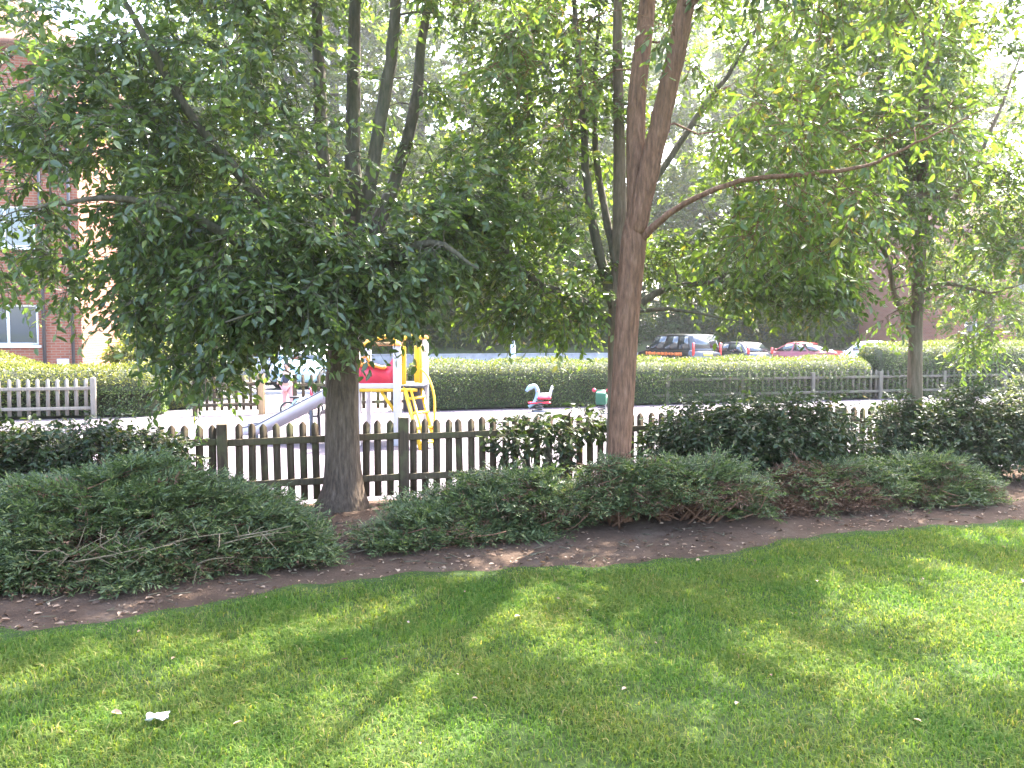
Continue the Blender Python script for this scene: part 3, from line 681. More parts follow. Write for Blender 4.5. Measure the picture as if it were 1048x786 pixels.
# red-brown forked tree
b = G(632, 538)
t2 = [([b, P(632, 520, 7.06), P(633, 470, 7.06), P(637, 400, 7.08), P(642, 320, 7.1), P(648, 250, 7.12), P(652, 215, 7.15), P(651, 150, 7.2), P(653, 90, 7.25), P(663, 0, 7.3), P(668, -120, 7.4), P(660, -300, 7.5)], [.15, .118, .106, .106, .106, .115, .092, .084, .078, .07, .055, .02]),
      (px([(650, 240), (661, 190), (675, 125), (690, 60), (703, 0), (722, -110), (745, -260)], [7.1, 7.06, 7.0, 6.95, 6.9, 6.8, 6.7]), [.085, .09, .085, .08, .074, .055, .015]),
      (px([(655, 245), (690, 215), (750, 187), (830, 178), (885, 170), (940, 145), (1010, 110)], [7.1, 6.9, 6.6, 6.3, 6.1, 5.9, 5.7]), [.04, .026, .021, .017, .013, .009, .003]),
      (px([(700, 10), (760, -60), (850, -110), (960, -140)], [6.9, 6.6, 6.2, 5.8]), [.055, .04, .03, .008]),
      (px([(664, -10), (600, -80), (520, -130), (450, -150)], [7.3, 6.9, 6.5, 6.2]), [.05, .04, .03, .008])]
e2 = [(P(760, 60, 6.9), (1.0, .9, .7), 60), (P(880, 120, 6.4), (.9, .8, .55), 52), (P(840, 215, 6.6), (.8, .6, .35), 36), (P(700, -150, 7.1), (1.9, 1.5, 1.1), 240), (P(880, -60, 6.5), (1.3, 1.1, .8), 130),
      (P(560, 60, 7.0), (.9, .8, .7), 40), (P(520, -90, 6.8), (1.3, 1.1, .9), 110), (P(980, 70, 6.2), (.7, .7, .6), 46), (P(990, -80, 6.0), (.9, .9, .8), 80)]
tree('forked_tree', 'middle near tree with a straight red-brown trunk that forks into two stems', t2, e2, (.088, .42), M['bark_red'], M['leaf_mid'], 42, per=6, L=.40, nl=10, droop=.25, wob=.035, keep=open_mid)
# darker tree just behind it
b = P(631, 470, 7.95); b.z = 0
t2b = [([b, P(631, 430, 7.95), P(631, 370, 7.95), P(632, 310, 7.95), P(634, 250, 7.97), P(634, 150, 8.0), P(632, 40, 8.05), P(634, -80, 8.1), P(640, -240, 8.2)], [.12, .09, .082, .08, .07, .056, .046, .032, .012]),
       (px([(629, 315), (612, 255), (601, 190), (596, 110), (588, 10), (575, -120)], [7.95, 8.0, 8.05, 8.1, 8.15, 8.2]), [.06, .052, .044, .036, .028, .008]),
       (px([(631, 270), (616, 200), (609, 140), (610, 60), (618, -40)], [7.95, 8.2, 8.4, 8.6, 8.8]), [.045, .036, .03, .022, .007]),
       (px([(628, 335), (590, 305), (545, 285), (510, 250), (470, 215), (440, 160)], [7.95, 7.9, 7.9, 8.0, 8.1, 8.2]), [.05, .042, .034, .026, .018, .006]),
       (px([(630, 330), (664, 305), (690, 292), (735, 285), (780, 250), (815, 205)], [7.95, 8.1, 8.3, 8.5, 8.7, 8.8]), [.045, .036, .03, .024, .016, .005]),
       (px([(632, 240), (680, 170), (720, 110), (750, 70), (790, 0)], [7.97, 8.3, 8.6, 8.8, 9.0]), [.04, .036, .03, .024, .007]),
       (px([(629, 325), (650, 318), (700, 318), (760, 330)], [7.95, 7.8, 7.6, 7.5]), [.03, .022, .016, .005])]
e2b = [(P(540, 250, 8.0), (.85, .8, .65), 80), (P(480, 200, 8.3), (.7, .8, .7), 54), (P(560, 110, 8.4), (.9, .9, .9), 100), (P(740, 270, 8.5), (.9, .8, .45), 66), (P(780, 170, 8.7), (.9, .9, .8), 60), (P(600, -40, 8.5), (1.3, 1.0, .9), 110), (P(560, 310, 7.9), (.65, .5, .25), 26), (P(800, 40, 8.8), (1.0, .9, .8), 46), (P(830, 290, 8.3), (.6, .6, .3), 24)]
tree('broadleaf_tree', 'dark slender tree right behind the red-brown trunk, its low limbs spreading both ways', t2b, e2b, (.08, .46), M['bark_mid'], M['leaf_mid'], 43, per=6, L=.38, nl=10, droop=.2, limb_mat=M['bark_dark'], keep=open_crown)
# thin right tree
b = P(937, 432, 9.2); b.z = 0
t3 = [([b, P(936, 400, 9.2), P(937, 340, 9.2), P(940, 280, 9.2), P(944, 215, 9.2), P(945, 120, 9.2), P(950, 0, 9.2), P(952, -140, 9.2), P(956, -280, 9.2)], [.1, .082, .074, .07, .067, .06, .05, .034, .01]),
      (px([(936, 348), (922, 318), (914, 300), (906, 260), (880, 220), (850, 150)], [9.2, 9.1, 9.05, 9.0, 8.9, 8.8]), [.04, .032, .028, .022, .015, .005]),
      (px([(940, 300), (970, 290), (1010, 300), (1050, 290)], [9.2, 9.1, 9.0, 8.9]), [.028, .022, .015, .005]),
      (px([(943, 240), (985, 190), (1020, 120), (1050, 40)], [9.2, 9.4, 9.6, 9.8]), [.035, .028, .02, .006]),
      (px([(944, 200), (915, 140), (895, 60), (880, -40)], [9.2, 9.4, 9.6, 9.7]), [.035, .028, .02, .006])]
e3 = [(P(880, 230, 9.0), (.95, .9, .6), 90), (P(1000, 260, 9.1), (.9, .8, .55), 60), (P(990, 130, 9.3), (1.0, 1.0, .9), 115), (P(890, 80, 9.3), (1.0, 1.0, .9), 115), (P(960, -60, 9.3), (1.6, 1.2, 1.1), 210), (P(1060, 180, 9.0), (.8, .8, .9), 60), (P(930, 310, 9.0), (.5, .5, .22), 18), (P(1010, 345, 9.3), (.35, .4, .22), 16), (P(1090, 20, 8.8), (1.0, 1.0, 1.0), 70)]
tree('slender_tree', 'thin straight tree near the right edge growing out of the dark shrub', t3, e3, (.076, .46), M['bark_mid'], M['leaf_mid'], 44, per=6, L=.4, nl=10, droop=.25, sides=12, keep=open_right)

# ------------------------------------------------------------------ hedges
def hedge(name, label, a, b, depth, h, leaf, lm, seed, dens=1500, rnd=.25, wav=.03, core=(.03, .04, .02), cat='hedge', end=True, top=None, crest='leaf_crest'):
    """clipped hedge along a-b (front face), depth going away; leaves on every face over a twiggy core"""
    r = np.random.default_rng(seed); a = np.array(a, float); b = np.array(b, float); L = np.linalg.norm(b - a); d = (b - a) / L; nrm = np.array([-d[1], d[0]])
    mid = Vector((*(a + b) / 2, 0)); mid.x += nrm[0] * depth / 2; mid.y += nrm[1] * depth / 2
    # cross-section: rounded box as closed outline
    sec = []; k = min(rnd, depth / 2 - .01)
    sec += [(0, .04), (0.02, h * .5), (0, h - k)] + [(k - k * math.cos(t), h - k + k * math.sin(t)) for t in np.linspace(.2, 1.57, 5)]
    sec += [(depth - k + k * math.sin(t), h - k + k * math.cos(t)) for t in np.linspace(0, 1.37, 5)] + [(depth, h - k), (depth, .04)]
    sec = np.array(sec); sd = np.linalg.norm(np.diff(sec, axis=0), axis=1); cum = np.concatenate([[0], np.cumsum(sd)]); per = cum[-1]
    N = int(dens * per * L); s = r.uniform(0, per, N); u = r.uniform(-.02, L + .02, N)
    yy = np.interp(s, cum, sec[:, 0]); zz = np.interp(s, cum, sec[:, 1])
    cy = depth / 2; cz = h * .5; nv = np.stack([yy - cy, (zz - cz) * 1.1], 1); nv = unit(nv)
    if end:
        Ne = int(dens * depth * h * 2); fe = r.uniform(0, 1, Ne) < .5
        u = np.concatenate([u, np.where(fe, 0, L)]); yy = np.concatenate([yy, r.uniform(0, depth, Ne)]); zz = np.concatenate([zz, r.uniform(.04, h, Ne)]); nv = np.concatenate([nv, np.zeros((Ne, 2))])
        un = np.concatenate([np.zeros(N), np.where(fe, -1., 1.)]); N += Ne
    else: un = np.zeros(N)
    # round the corners in plan
    ce = np.clip(np.maximum(rnd - u, u - (L - rnd)) / rnd, 0, 1); shr = (1 - np.sqrt(1 - ce * ce * .9)) * rnd
    yy = yy + np.sign(depth / 2 - yy) * shr * np.clip(np.abs(depth / 2 - yy) / (depth / 2), 0, 1); zz = zz - shr * (zz > h * .75) * .9
    hump = wav * (np.sin(u * 2.3 + seed) + .6 * np.sin(u * 5.1 + 2)) + r.normal(0, .02, N) - np.abs(r.normal(0, .03, N))
    yy = yy + nv[:, 0] * hump; zz = np.maximum(zz + nv[:, 1] * hump * (1 if top is None else 1), .02)
    if top is not None: zz = zz * top(u)
    pos = np.stack([a[0] + d[0] * u + nrm[0] * yy, a[1] + d[1] * u + nrm[1] * yy, zz], 1)
    n3 = np.stack([nrm[0] * nv[:, 0] + d[0] * un, nrm[1] * nv[:, 0] + d[1] * un, nv[:, 1]], 1)
    nr = n3 * .7 + np.array([0, 0, .5]) + r.normal(0, .6, (N, 3)); ax = n3 * .7 + r.normal(0, .7, (N, 3))
    mb = MB(); ln = leaf[0] * r.uniform(.6, 1.3, N); sunny = (zz > (h - k * .75)) & (r.uniform(0, 1, N) < .85)  # mask of the top leaves that get the painted sunlit tone
    if crest is not None: zz2 = pos[:, 2].copy(); pos[:, 2] += sunny * r.uniform(0, .05, N)
    for q_, m_ in ((~sunny, 0), (sunny, 2)): leaves(mb, pos[q_], ax[q_], nr[q_], ln[q_], ln[q_] * leaf[1], m_)
    # core
    S = np.array([(y + (depth / 2 - y) * .16, max(z * .93, .03)) for y, z in sec]); ns = len(S); us = np.linspace(.06, L - .06, max(3, int(L / .5)))
    tf = (lambda x: 1.0) if top is None else (lambda x: float(top(np.array(x))))
    V = [(a[0] + d[0] * x + nrm[0] * y, a[1] + d[1] * x + nrm[1] * y, z * tf(x)) for x in us for y, z in S]
    F = [(i * ns + j, (i + 1) * ns + j, (i + 1) * ns + j + 1, i * ns + j + 1) for i in range(len(us) - 1) for j in range(ns - 1)] + [list(range(ns)), list(range((len(us) - 1) * ns, len(us) * ns))[::-1]]
    mb.add(V, F, 1)
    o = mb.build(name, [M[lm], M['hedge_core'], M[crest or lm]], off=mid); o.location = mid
    return tag(o, label, cat)
M['hedge_core'] = plain('hedge_twig_core', (.035, .04, .018), .95, var=.5, scale=14)
def hl(x0, x1, c): return (x0, lineY(x0, c)), (x1, lineY(x1, c))
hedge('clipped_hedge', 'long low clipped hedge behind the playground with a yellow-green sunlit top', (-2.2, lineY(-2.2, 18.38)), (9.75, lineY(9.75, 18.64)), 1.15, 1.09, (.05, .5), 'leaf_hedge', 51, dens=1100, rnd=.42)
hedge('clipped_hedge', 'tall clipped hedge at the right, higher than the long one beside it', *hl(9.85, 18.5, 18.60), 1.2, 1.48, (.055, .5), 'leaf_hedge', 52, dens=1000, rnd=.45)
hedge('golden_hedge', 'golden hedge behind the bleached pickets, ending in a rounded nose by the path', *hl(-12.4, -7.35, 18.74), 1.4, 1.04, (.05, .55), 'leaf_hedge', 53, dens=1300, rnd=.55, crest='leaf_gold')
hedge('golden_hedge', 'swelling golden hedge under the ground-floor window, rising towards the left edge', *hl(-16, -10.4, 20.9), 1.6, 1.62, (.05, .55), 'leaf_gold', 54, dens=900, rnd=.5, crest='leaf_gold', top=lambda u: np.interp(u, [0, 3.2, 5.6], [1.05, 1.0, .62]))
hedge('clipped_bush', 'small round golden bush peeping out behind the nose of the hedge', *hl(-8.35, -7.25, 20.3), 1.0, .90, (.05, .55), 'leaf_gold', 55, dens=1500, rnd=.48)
shrub('variegated_bush', 'pale yellow variegated bush against the corner of the brick house', (-9.8, 21.2), [((-9.95, 21.2, .95), (.62, .6, .75), 90), ((-9.5, 21.3, 1.0), (.5, .5, .6), 50)], (.11, .5), 'leaf_gold', 56, per=6, L=.3, nl=7)
shrub('variegated_bush', 'cream-leaved bush with loose upright shoots beside the path', (-8.0, 21.6), [((-8.25, 21.6, .85), (.6, .6, .75), 70), ((-7.7, 21.7, 1.1), (.55, .5, .75), 60)], (.13, .42), 'leaf_pale', 57, per=5, L=.4, nl=7)

# ------------------------------------------------------------------ trees and shrubs far behind
def far_tree(name, label, x, Y, h, w, lm, seed, n=150, leaf=.34, low=.04, per=9, nl=10, L=1.25, z0=None, group='trees beyond the car park', lean=0):
    r = np.random.default_rng(seed); z0 = 0 if z0 is None else z0
    X = (x - 524) / FPX * Y; b = np.array([X, Y, z0 - .1])
    limbs = [([b, b + np.array([.1, 0, h * .3]), b + np.array([lean * .5, .2, h * .6]), b + np.array([lean, 0, h * .88])], [h * .022, h * .017, h * .011, .03])]
    for k in range(6):
        a = k * 1.05 + r.uniform(-.3, .3); f = .22 + .09 * k
        s = b + np.array([0, 0, h * f]); e = s + np.array([math.cos(a) * w * .38, math.sin(a) * w * .38, h * .2])
        limbs.append(([s, s * .5 + e * .5 + np.array([0, 0, -.1]), e], [h * .009, h * .006, .02]))
    ell = [((X, Y, z0 + h * .52), (w * .46, w * .42, h * .44), int(n * .5)), ((X, Y - w * .1, z0 + h * .24), (w * .5, w * .4, h * .2), int(n * .35))]
    for k in range(7):
        a = r.uniform(0, 6.28); zz = r.uniform(low + .12, .82); q = w * .34 * (1.1 - .5 * abs(zz - .45))
        ell.append(((X + math.cos(a) * q, Y + math.sin(a) * q, z0 + h * zz), (w * .25, w * .25, h * .12), int(n * .6 / 7)))
    root = tree(name, label, limbs, ell, (leaf, .6), M['bark_dark'], M[lm], seed, per=per, L=L, nl=nl, droop=.2, group=group, sides=8, rk=.012, rmin=.012)
    root.location.z = 0
    return root
far_tree('tall_tree', 'tall leafy tree rising behind the left near tree, right of the brick house', 235, 52, 24, 12, 'leaf_far', 61, n=370, z0=2.4)
far_tree('tall_tree', 'tall bright tree seen between the left near trunk and the lamp post', 430, 56, 28, 13, 'leaf_far', 62, n=380, z0=2.8)
far_tree('tall_tree', 'tall bright tree filling the gap just left of the red-brown forked trunk', 560, 58, 29, 13, 'leaf_far', 63, n=380, z0=2.8)
far_tree('tall_tree', 'tall tree standing behind the black van', 700, 60, 29, 13, 'leaf_far', 64, n=380, z0=2.8)
far_tree('tall_tree', 'tall tree standing behind the red car', 830, 62, 29, 13, 'leaf_far', 65, n=370, z0=3)
far_tree('tall_tree', 'tall tree behind the thin right tree, left of the far brick house', 940, 58, 26, 12, 'leaf_far', 66, n=330, z0=3)
far_tree('garden_tree', 'bright leafy tree in front of the far brick house at the right', 1010, 38, 9.5, 6, 'leaf_far', 67, n=110, leaf=.17, low=.3, L=.7, z0=0)
far_tree('dark_tree', 'dark dense tree beside the corner of the brick house', 165, 33, 9.5, 6.5, 'leaf_bank', 68, n=150, leaf=.2, low=.05, L=.7)
far_tree('dark_tree', 'dark dense tree farther right of the house, behind the pale bush and the gate', 262, 40, 10.5, 8, 'leaf_bank', 69, n=150, leaf=.22, low=.05, L=.8)
far_tree('tall_tree', 'tall tree showing above the roof of the brick house', 60, 48, 19, 11, 'leaf_far', 70, n=150)
far_tree('bright_tree', 'leafy sunlit tree behind the low wall, just left of the lamp post', 478, 49, 13, 9, 'leaf_far', 71, n=190, leaf=.28, z0=1.0)
far_tree('bright_tree', 'leafy sunlit tree behind the low wall between the lamp post and the red-brown trunk', 590, 51, 14, 9, 'leaf_far', 72, n=190, leaf=.28, z0=1.2)
far_tree('bright_tree', 'leafy sunlit tree on the bank above the dark hatchback', 762, 54, 14, 10, 'leaf_far', 73, n=200, leaf=.28, z0=1.4)
far_tree('bright_tree', 'leafy sunlit tree on the bank above the white car', 885, 56, 13, 10, 'leaf_far', 74, n=190, leaf=.28, z0=1.4)
far_tree('bright_tree', 'leafy sunlit tree on the bank behind the slide tower', 372, 48, 13, 9, 'leaf_far', 75, n=190, leaf=.28, z0=1.0)
far_tree('tall_tree', 'tall tree seen high between the stems of the left near tree', 345, 57, 29, 12, 'leaf_far', 76, n=360, z0=2.8)
banks = [(330, 47, 4.2, 'bank shrub directly behind the slide tower'), (400, 48.5, 4.8, 'bank shrub behind the low wall, right of the slide tower'), (470, 49.5, 4.2, 'bank shrub behind the low wall, left of the lamp post'), (535, 50.5, 4.4, 'bank shrub right behind the lamp post'), (600, 51.5, 4.8, 'bank shrub behind the low wall, left of the red-brown trunk'),
         (665, 52, 4.4, 'bank shrub behind the bonnet of the black van'), (725, 52.5, 4.6, 'bank shrub between the black van and the dark hatchback'), (785, 53, 4.3, 'bank shrub behind the bonnet of the red car'), (845, 54, 4.5, 'bank shrub between the red car and the white car'), (905, 55, 4.0, 'bank shrub behind the white car')]
for k, (x, Y, h, lab) in enumerate(banks):
    X = (x - 524) / FPX * Y; Yb = lineY(X, 49.2 + .6 * (k % 2))
    X = (x - 524) / FPX * Yb
    shrub('bank_shrub', 'big dark green ' + lab, (X, Yb), [((X, Yb, 2.4), (2.6, 1.6, 2.0), 90), ((X + .6, Yb + .5, 4.2), (2.2, 1.6, 2.2), 90), ((X - 1.0, Yb - .4, 1.7), (1.6, 1.2, 1.1), 50)], (.22, .6), 'leaf_bank', 80 + k, per=6, L=.6, nl=8, group='shrubs on the bank beyond the car park')
mb = MB(); Xc = 2.0; mb.box((0, 0, .31), (68, .3, .68)); mb.box((0, 0, .685), (68, .36, .07))
o = mb.build('low_wall', M['concrete'], bevel=.012); o.location = (Xc, lineY(Xc, 46.05), 0); o.rotation_euler.z = EST
tag(o, 'long low grey retaining wall at the foot of the bank behind the parked cars', 'wall')

# ------------------------------------------------------------------ brick houses
def brick_house(label, corner, rot, W, D, H, openings, pipes=(), vent=None, side_open=()):
    """corner = front right corner at ground; local +x to the left is negative; front faces local -y"""
    root = thing('brick_house', label, 'house', corner, rot)
    def wall(mb, w, h, ops, put):
        xs_ = sorted({0, w, *[o[0] for o in ops], *[o[0] + o[2] for o in ops]}); zs = sorted({-.05, h, *[o[1] for o in ops], *[o[1] + o[3] for o in ops]})
        for i in range(len(xs_) - 1):
            for j in range(len(zs) - 1):
                cx, cz = (xs_[i] + xs_[i + 1]) / 2, (zs[j] + zs[j + 1]) / 2
                if any(o[0] < cx < o[0] + o[2] and o[1] < cz < o[1] + o[3] for o in ops): continue
                mb.add([put(xs_[i], 0, zs[j]), put(xs_[i + 1], 0, zs[j]), put(xs_[i + 1], 0, zs[j + 1]), put(xs_[i], 0, zs[j + 1])], [(0, 1, 2, 3)])
        for x, z, ww, hh in ops:
            for p, q in (((x, z), (x + ww, z)), ((x + ww, z), (x + ww, z + hh)), ((x + ww, z + hh), (x, z + hh)), ((x, z + hh), (x, z))):
                mb.add([put(p[0], 0, p[1]), put(q[0], 0, q[1]), put(q[0], .14, q[1]), put(p[0], .14, p[1])], [(0, 1, 2, 3)])
    mb = MB()
    front = lambda x, y, z: (x - W, y, z); side = lambda x, y, z: (-y, x, z)
    wall(mb, W, H, openings, front); wall(mb, D, H, side_open, side)
    mb.add([(-W, 0, -.05), (-W, D, -.05), (-W, D, H), (-W, 0, H)], [(0, 1, 2, 3)]); mb.add([(-W, D, -.05), (0, D, -.05), (0, D, H), (-W, D, H)], [(0, 1, 2, 3)])
    mb.build('wall', M['brick'], root)
    for put, ops in ((front, openings), (side, side_open)):
        for x, z, ww, hh in ops:
            fr = MB(); t = .065
            def fb(x0, z0, x1, z1, y0, y1):
                v = [put(a_, b_, c_) for c_ in (z0, z1) for b_ in (y0, y1) for a_ in (x0, x1)]
                fr.add(v, np.array([(0, 1, 3, 2), (4, 6, 7, 5), (0, 4, 5, 1), (2, 3, 7, 6), (0, 2, 6, 4), (1, 5, 7, 3)]))
            fb(x + .003, z + .003, x + ww - .003, z + t, .07, .13); fb(x + .003, z + hh - t, x + ww - .003, z + hh - .003, .07, .13)
            for q in (x + .003, x + ww / 2 - t / 2, x + ww - t - .003): fb(q, z + t, q + t, z + hh - t, .07, .13)
            f = fr.build('window', M['upvc'], root)
            g = MB(); g.add([put(x + .03, .10, z + .03), put(x + ww - .03, .10, z + .03), put(x + ww - .03, .10, z + hh - .03), put(x + .03, .10, z + hh - .03)], [(0, 1, 2, 3)]); g.build('pane', M['glass'], f)
            s = MB(); v = [put(a_, b_, c_) for c_ in (z - .07, z - .003) for b_ in (-.05, .1) for a_ in (x - .06, x + ww + .06)]
            s.add(v, np.array([(0, 1, 3, 2), (4, 6, 7, 5), (0, 4, 5, 1), (2, 3, 7, 6), (0, 2, 6, 4), (1, 5, 7, 3)])); s.build('sill', M['upvc'], f)
    rf = MB(); e = .45; rz = H + 2.6; a_, b_ = -W - e, e; c_, d_ = -e, D + e; k = min(W, D) / 2
    rf.add([(a_, c_, H - .03), (b_, c_, H - .03), (b_, d_, H - .03), (a_, d_, H - .03), (a_ + k, D / 2, rz), (b_ - k, D / 2, rz), (a_, c_, H + .12), (b_, c_, H + .12), (b_, d_, H + .12), (a_, d_, H + .12)],
           [(0, 3, 2, 1), (0, 1, 7, 6), (1, 2, 8, 7), (2, 3, 9, 8), (3, 0, 6, 9), (6, 7, 5, 4), (7, 8, 5), (8, 9, 4, 5), (9, 6, 4)])
    rf.build('roof', M['roof'], root)
    for x, z1 in pipes:
        p = MB(); p.tube([(x, -.07, 0), (x, -.07, z1)], .045, 8)
        for z in np.arange(.6, z1, 1.8): p.box((x, -.03, z), (.13, .06, .04))
        p.build('drainpipe', M['pipe'], root, smooth=False)
    if vent:
        p = MB(); p.box((vent[0], -.02, vent[1]), (.3, .035, .22))
        for q in range(4): p.box((vent[0], -.045, vent[1] - .075 + .05 * q), (.26, .012, .02))
        p.build('vent_grille', M['upvc'], root)
    return root
cnr = P(85, 380, 23.0); cnr.z = 0
win = []
for z in (1.42, 4.15, 6.85):
    for x in (12 - 2.65, 12 - 5.4, 12 - 8.4): win.append((x, z, 1.55, 1.15))
brick_house('red brick three-storey house at the left edge with white windows and drainpipes', cnr, EST, 12.0, 5.4, 9.6, win, [(-.22, 9.5), (-.95, 9.5)], (-.5, .92))
cnr = P(1190, 380, 45.0); cnr.z = 0
W2 = 13.5; win = []
for z in (1.35, 4.1):
    for x in (1.6, 4.6, 7.6, 10.6): win.append((x, z, 1.4, 1.15))
brick_house('far brick house half hidden by leaves at the right edge beyond the tall hedge', cnr, 0.1, W2, 8, 7.2, win)

# ------------------------------------------------------------------ play equipment
def tower():
    Y = 12.6; s = FPX
    def q(x, y, Yq=Y): return P(x, y, Yq)
    o = q(392, 400); o.z = 0
    root = thing('slide_tower', 'toddler climbing tower with red panel, yellow ladder and a pale slide to the left', 'play equipment', o)
    loc = lambda x, Yq, z: (( x - 524) / FPX * Yq, Yq, z)
    Yf, Yb = 12.2, 13.2; zp = .90
    xl, xm = -2.28, -1.745                     # left and right edge of the platform
    xr = -1.745
    posts = [(-2.36, Yb, 1.55, .085), (xm, Yf, 1.52, .115), (-1.42, Yb, 1.62, .09), (-2.36, Yf, 1.45, .09)]
    for x, y, h, w in posts:
        mb = MB(); mb.box((x, y, h / 2 - .05), (w, w, h + .1)); mb.box((x, y, h + .03), (w * 1.35, w * 1.35, .06), m=1, taper=.5)
        mb.build('post', [M['paint_white'], M['paint_orange']], root, o, bevel=.01)
    mb = MB(); mb.box((-1.88, (Yf + Yb) / 2, zp), (1.06, Yb - Yf + .05, .05)); mb.build('platform', M['paint_grey'], root, o)
    mb = MB(); mb.box((-2.06, Yf - .03, zp + .01), (.56, .03, .07)); mb.build('platform_edge', M['paint_white'], root, o, bevel=.005)
    mb = MB(); mb.box((-1.9, Yf - .02, zp - .055), (.92, .04, .05)); mb.bar((-1.99, Yf, zp - .08), (-1.76, Yf, zp - .42), .045); mb.build('yellow_brace', M['paint_yellow'], root, o)
    # red front panel with wavy top and yellow trim
    xs_ = np.linspace(-2.32, -1.8, 24)
    def top(x):
        t = (x + 2.32) / .52
        return 1.19 + .03 * math.sin(t * 5.2 + .4) + (.17 * max(0, (t - .72) / .28) ** 1.3)
    mb = MB(); mb.prism([(x, top(x)) for x in xs_][::-1] + [(-2.32, zp + .05), (-1.8, zp + .05)], .025, Matrix.Translation((0, Yf - .03, 0))); mb.build('red_panel', M['paint_red'], root, o)
    tr = MB(); tp = [(x, Yf - .05, top(x) + .02) for x in xs_[:19]]; tr.tube(tp, .028, 8); tr.tube([(-2.3, Yf - .04, 1.2), (-2.27, Yf - .04, 1.33), (-2.2, Yf - .04, 1.36), (-2.14, Yf - .04, 1.22)], .024, 8)
    tr.build('panel_trim', M['paint_orange'], root, o, smooth=True)
    # shallow yellow and orange gable arch over the platform
    ar = MB(); ar.tube(spline([(-2.36, Yf, 1.47), (-2.1, Yf, 1.6), (-1.86, Yf, 1.66), (xm, Yf, 1.55)], 14), .03, 8); ar.build('arch_rail', M['paint_yellow'], root, o, smooth=True)
    ar = MB(); ar.tube(spline([(-1.9, Yb, 1.55), (-1.65, Yb, 1.68), (-1.42, Yb, 1.62)], 10), .03, 8)
    ar.build('arch_rail', M['paint_yellow'], root, o, smooth=True)
    bm_ = MB(); bm_.box((-2.0, Yf + .02, 1.545), (.74, .05, .06)); bm_.build('crossbeam', M['post_new'], root, o)
    # side panels of the ladder gate
    for x, y, w in ((-1.66, Yf + .1, .07), (-1.5, Yb - .35, .13)):
        mb = MB(); mb.box((x, y, 1.2), (w, .04, .62)); mb.build('gate_panel', M['paint_yellow'], root, o, bevel=.012)
    mb = MB(); mb.box((-1.6, Yb - .1, .66), (.34, .03, .46)); mb.build('infill_panel', M['paint_grey'], root, o)
    # ladder down to the right
    la = MB(); A0, A1 = Vector((-1.65, Yf + .02, zp + .02)), Vector((-1.33, Yf - .55, .0)); B0, B1 = Vector((-1.44, Yf + .3, zp + .04)), Vector((-1.14, Yf - .3, .0))
    for a_, b_ in ((A0, A1), (B0, B1)): la.bar(a_, b_, .05, .04)
    la.bar(A0 + Vector((.09, 0, 0)), A1 + Vector((.08, 0, 0)), .03, .03)
    ld = la.build('ladder', M['paint_yellow'], root, o)
    for t in (.22, .45, .68, .9):
        st = MB(); p_ = A0.lerp(A1, t); q_ = B0.lerp(B1, t); st.bar(p_, q_, .11, .03); st.build('tread', M['paint_yellow'], ld, o)
    hr = MB(); hr.tube(spline([B0 + Vector((.02, 0, .22)), B0 + Vector((.14, -.1, .1)), B0.lerp(B1, .4) + Vector((.13, 0, .16)), B0.lerp(B1, .75) + Vector((.04, 0, .02))], 12), .018, 8); hr.tube([B0 + Vector((.02, 0, -.03)), B0 + Vector((.02, 0, .62))], .02, 8)
    hr.build('handrail', M['paint_yellow'], root, o, smooth=True)
    # slide
    Ys0, Ys1 = 12.35, 12.85; top_, end_ = (-2.36, .93), (-4.02, .19)
    prof = [(-2.36, .93), (-2.52, .90), (-3.75, .265), (-3.95, .21), (-4.25, .20)]
    mb = MB(); V = [(x, y, z) for x, z in prof for y in (Ys0, Ys1)] + [(x, y, z - .03) for x, z in prof for y in (Ys0, Ys1)]; n = len(prof)
    F = [(2 * i, 2 * i + 1, 2 * i + 3, 2 * i + 2) for i in range(n - 1)] + [(2 * n + 2 * i + 2, 2 * n + 2 * i + 3, 2 * n + 2 * i + 1, 2 * n + 2 * i) for i in range(n - 1)]
    mb.add(V, F); mb.build('slide_chute', M['slide_steel'], root, o)
    for y in (Ys0, Ys1):
        mb = MB(); up = [(x, z + .12 * (1 if i < 3 else .6 if i == 3 else .25)) for i, (x, z) in enumerate(prof)]; dn = [(x, z - .07) for x, z in prof]
        mb.prism(up + dn[::-1], .03, Matrix.Translation((0, y, 0))); f = mb.build('slide_side', M['slide_side'], root, o)
        e = MB(); e.tube([(x, y, z + .008) for x, z in up], .016, 7); e.build('edge_trim', M['paint_grey'], f, o, smooth=True)
    for y in (Ys0, Ys1):
        for x, z in ((-3.95, .15), (-3.1, .52)):
            lg = MB(); lg.bar((x, y, z), (x, y, -.02), .045); lg.build('slide_leg', M['paint_grey'], root, o)
    pan = MB(); pan.prism([(-2.42, .8), (-3.15, .42), (-2.42, .42)], .02, Matrix.Translation((0, Ys1 + .03, 0))); pan.build('slide_skirt', M['slide_side'], root, o)
tower()

def spring_rider_common(root, z0):
    mb = MB(); mb.lathe([(0, .03), (.17, .03), (.17, 0), (.17, -.02)], n=20); mb.build('base_plate', M['spring'], root)
    n = 70; t = np.linspace(0, 1, n); mb = MB(); mb.tube(np.stack([.085 * np.cos(t * 31), .085 * np.sin(t * 31), .03 + t * (z0 - .03)], 1), .013, 6); mb.build('spring', M['spring'], root, smooth=True)
q = G(552, 421)
root = thing('spring_rider', 'pale blue animal-shaped spring rider with a curved neck and a red seat', 'play equipment', (q.x, q.y, 0), .15)
spring_rider_common(root, .30)
outer = spline([(-.24, 0, .10), (-.10, 0, .22), (-.04, 0, .42), (-.10, 0, .56), (-.22, 0, .53), (-.30, 0, .45)], 26)
mb = MB()
for i in range(1):
    w = np.interp(np.linspace(0, 1, 26), [0, .3, .6, .8, 1], [.035, .05, .045, .06, .03]); mb.tube(outer, w, 9)
mb.build('neck_panel', M['paint_sky'], root, smooth=True)
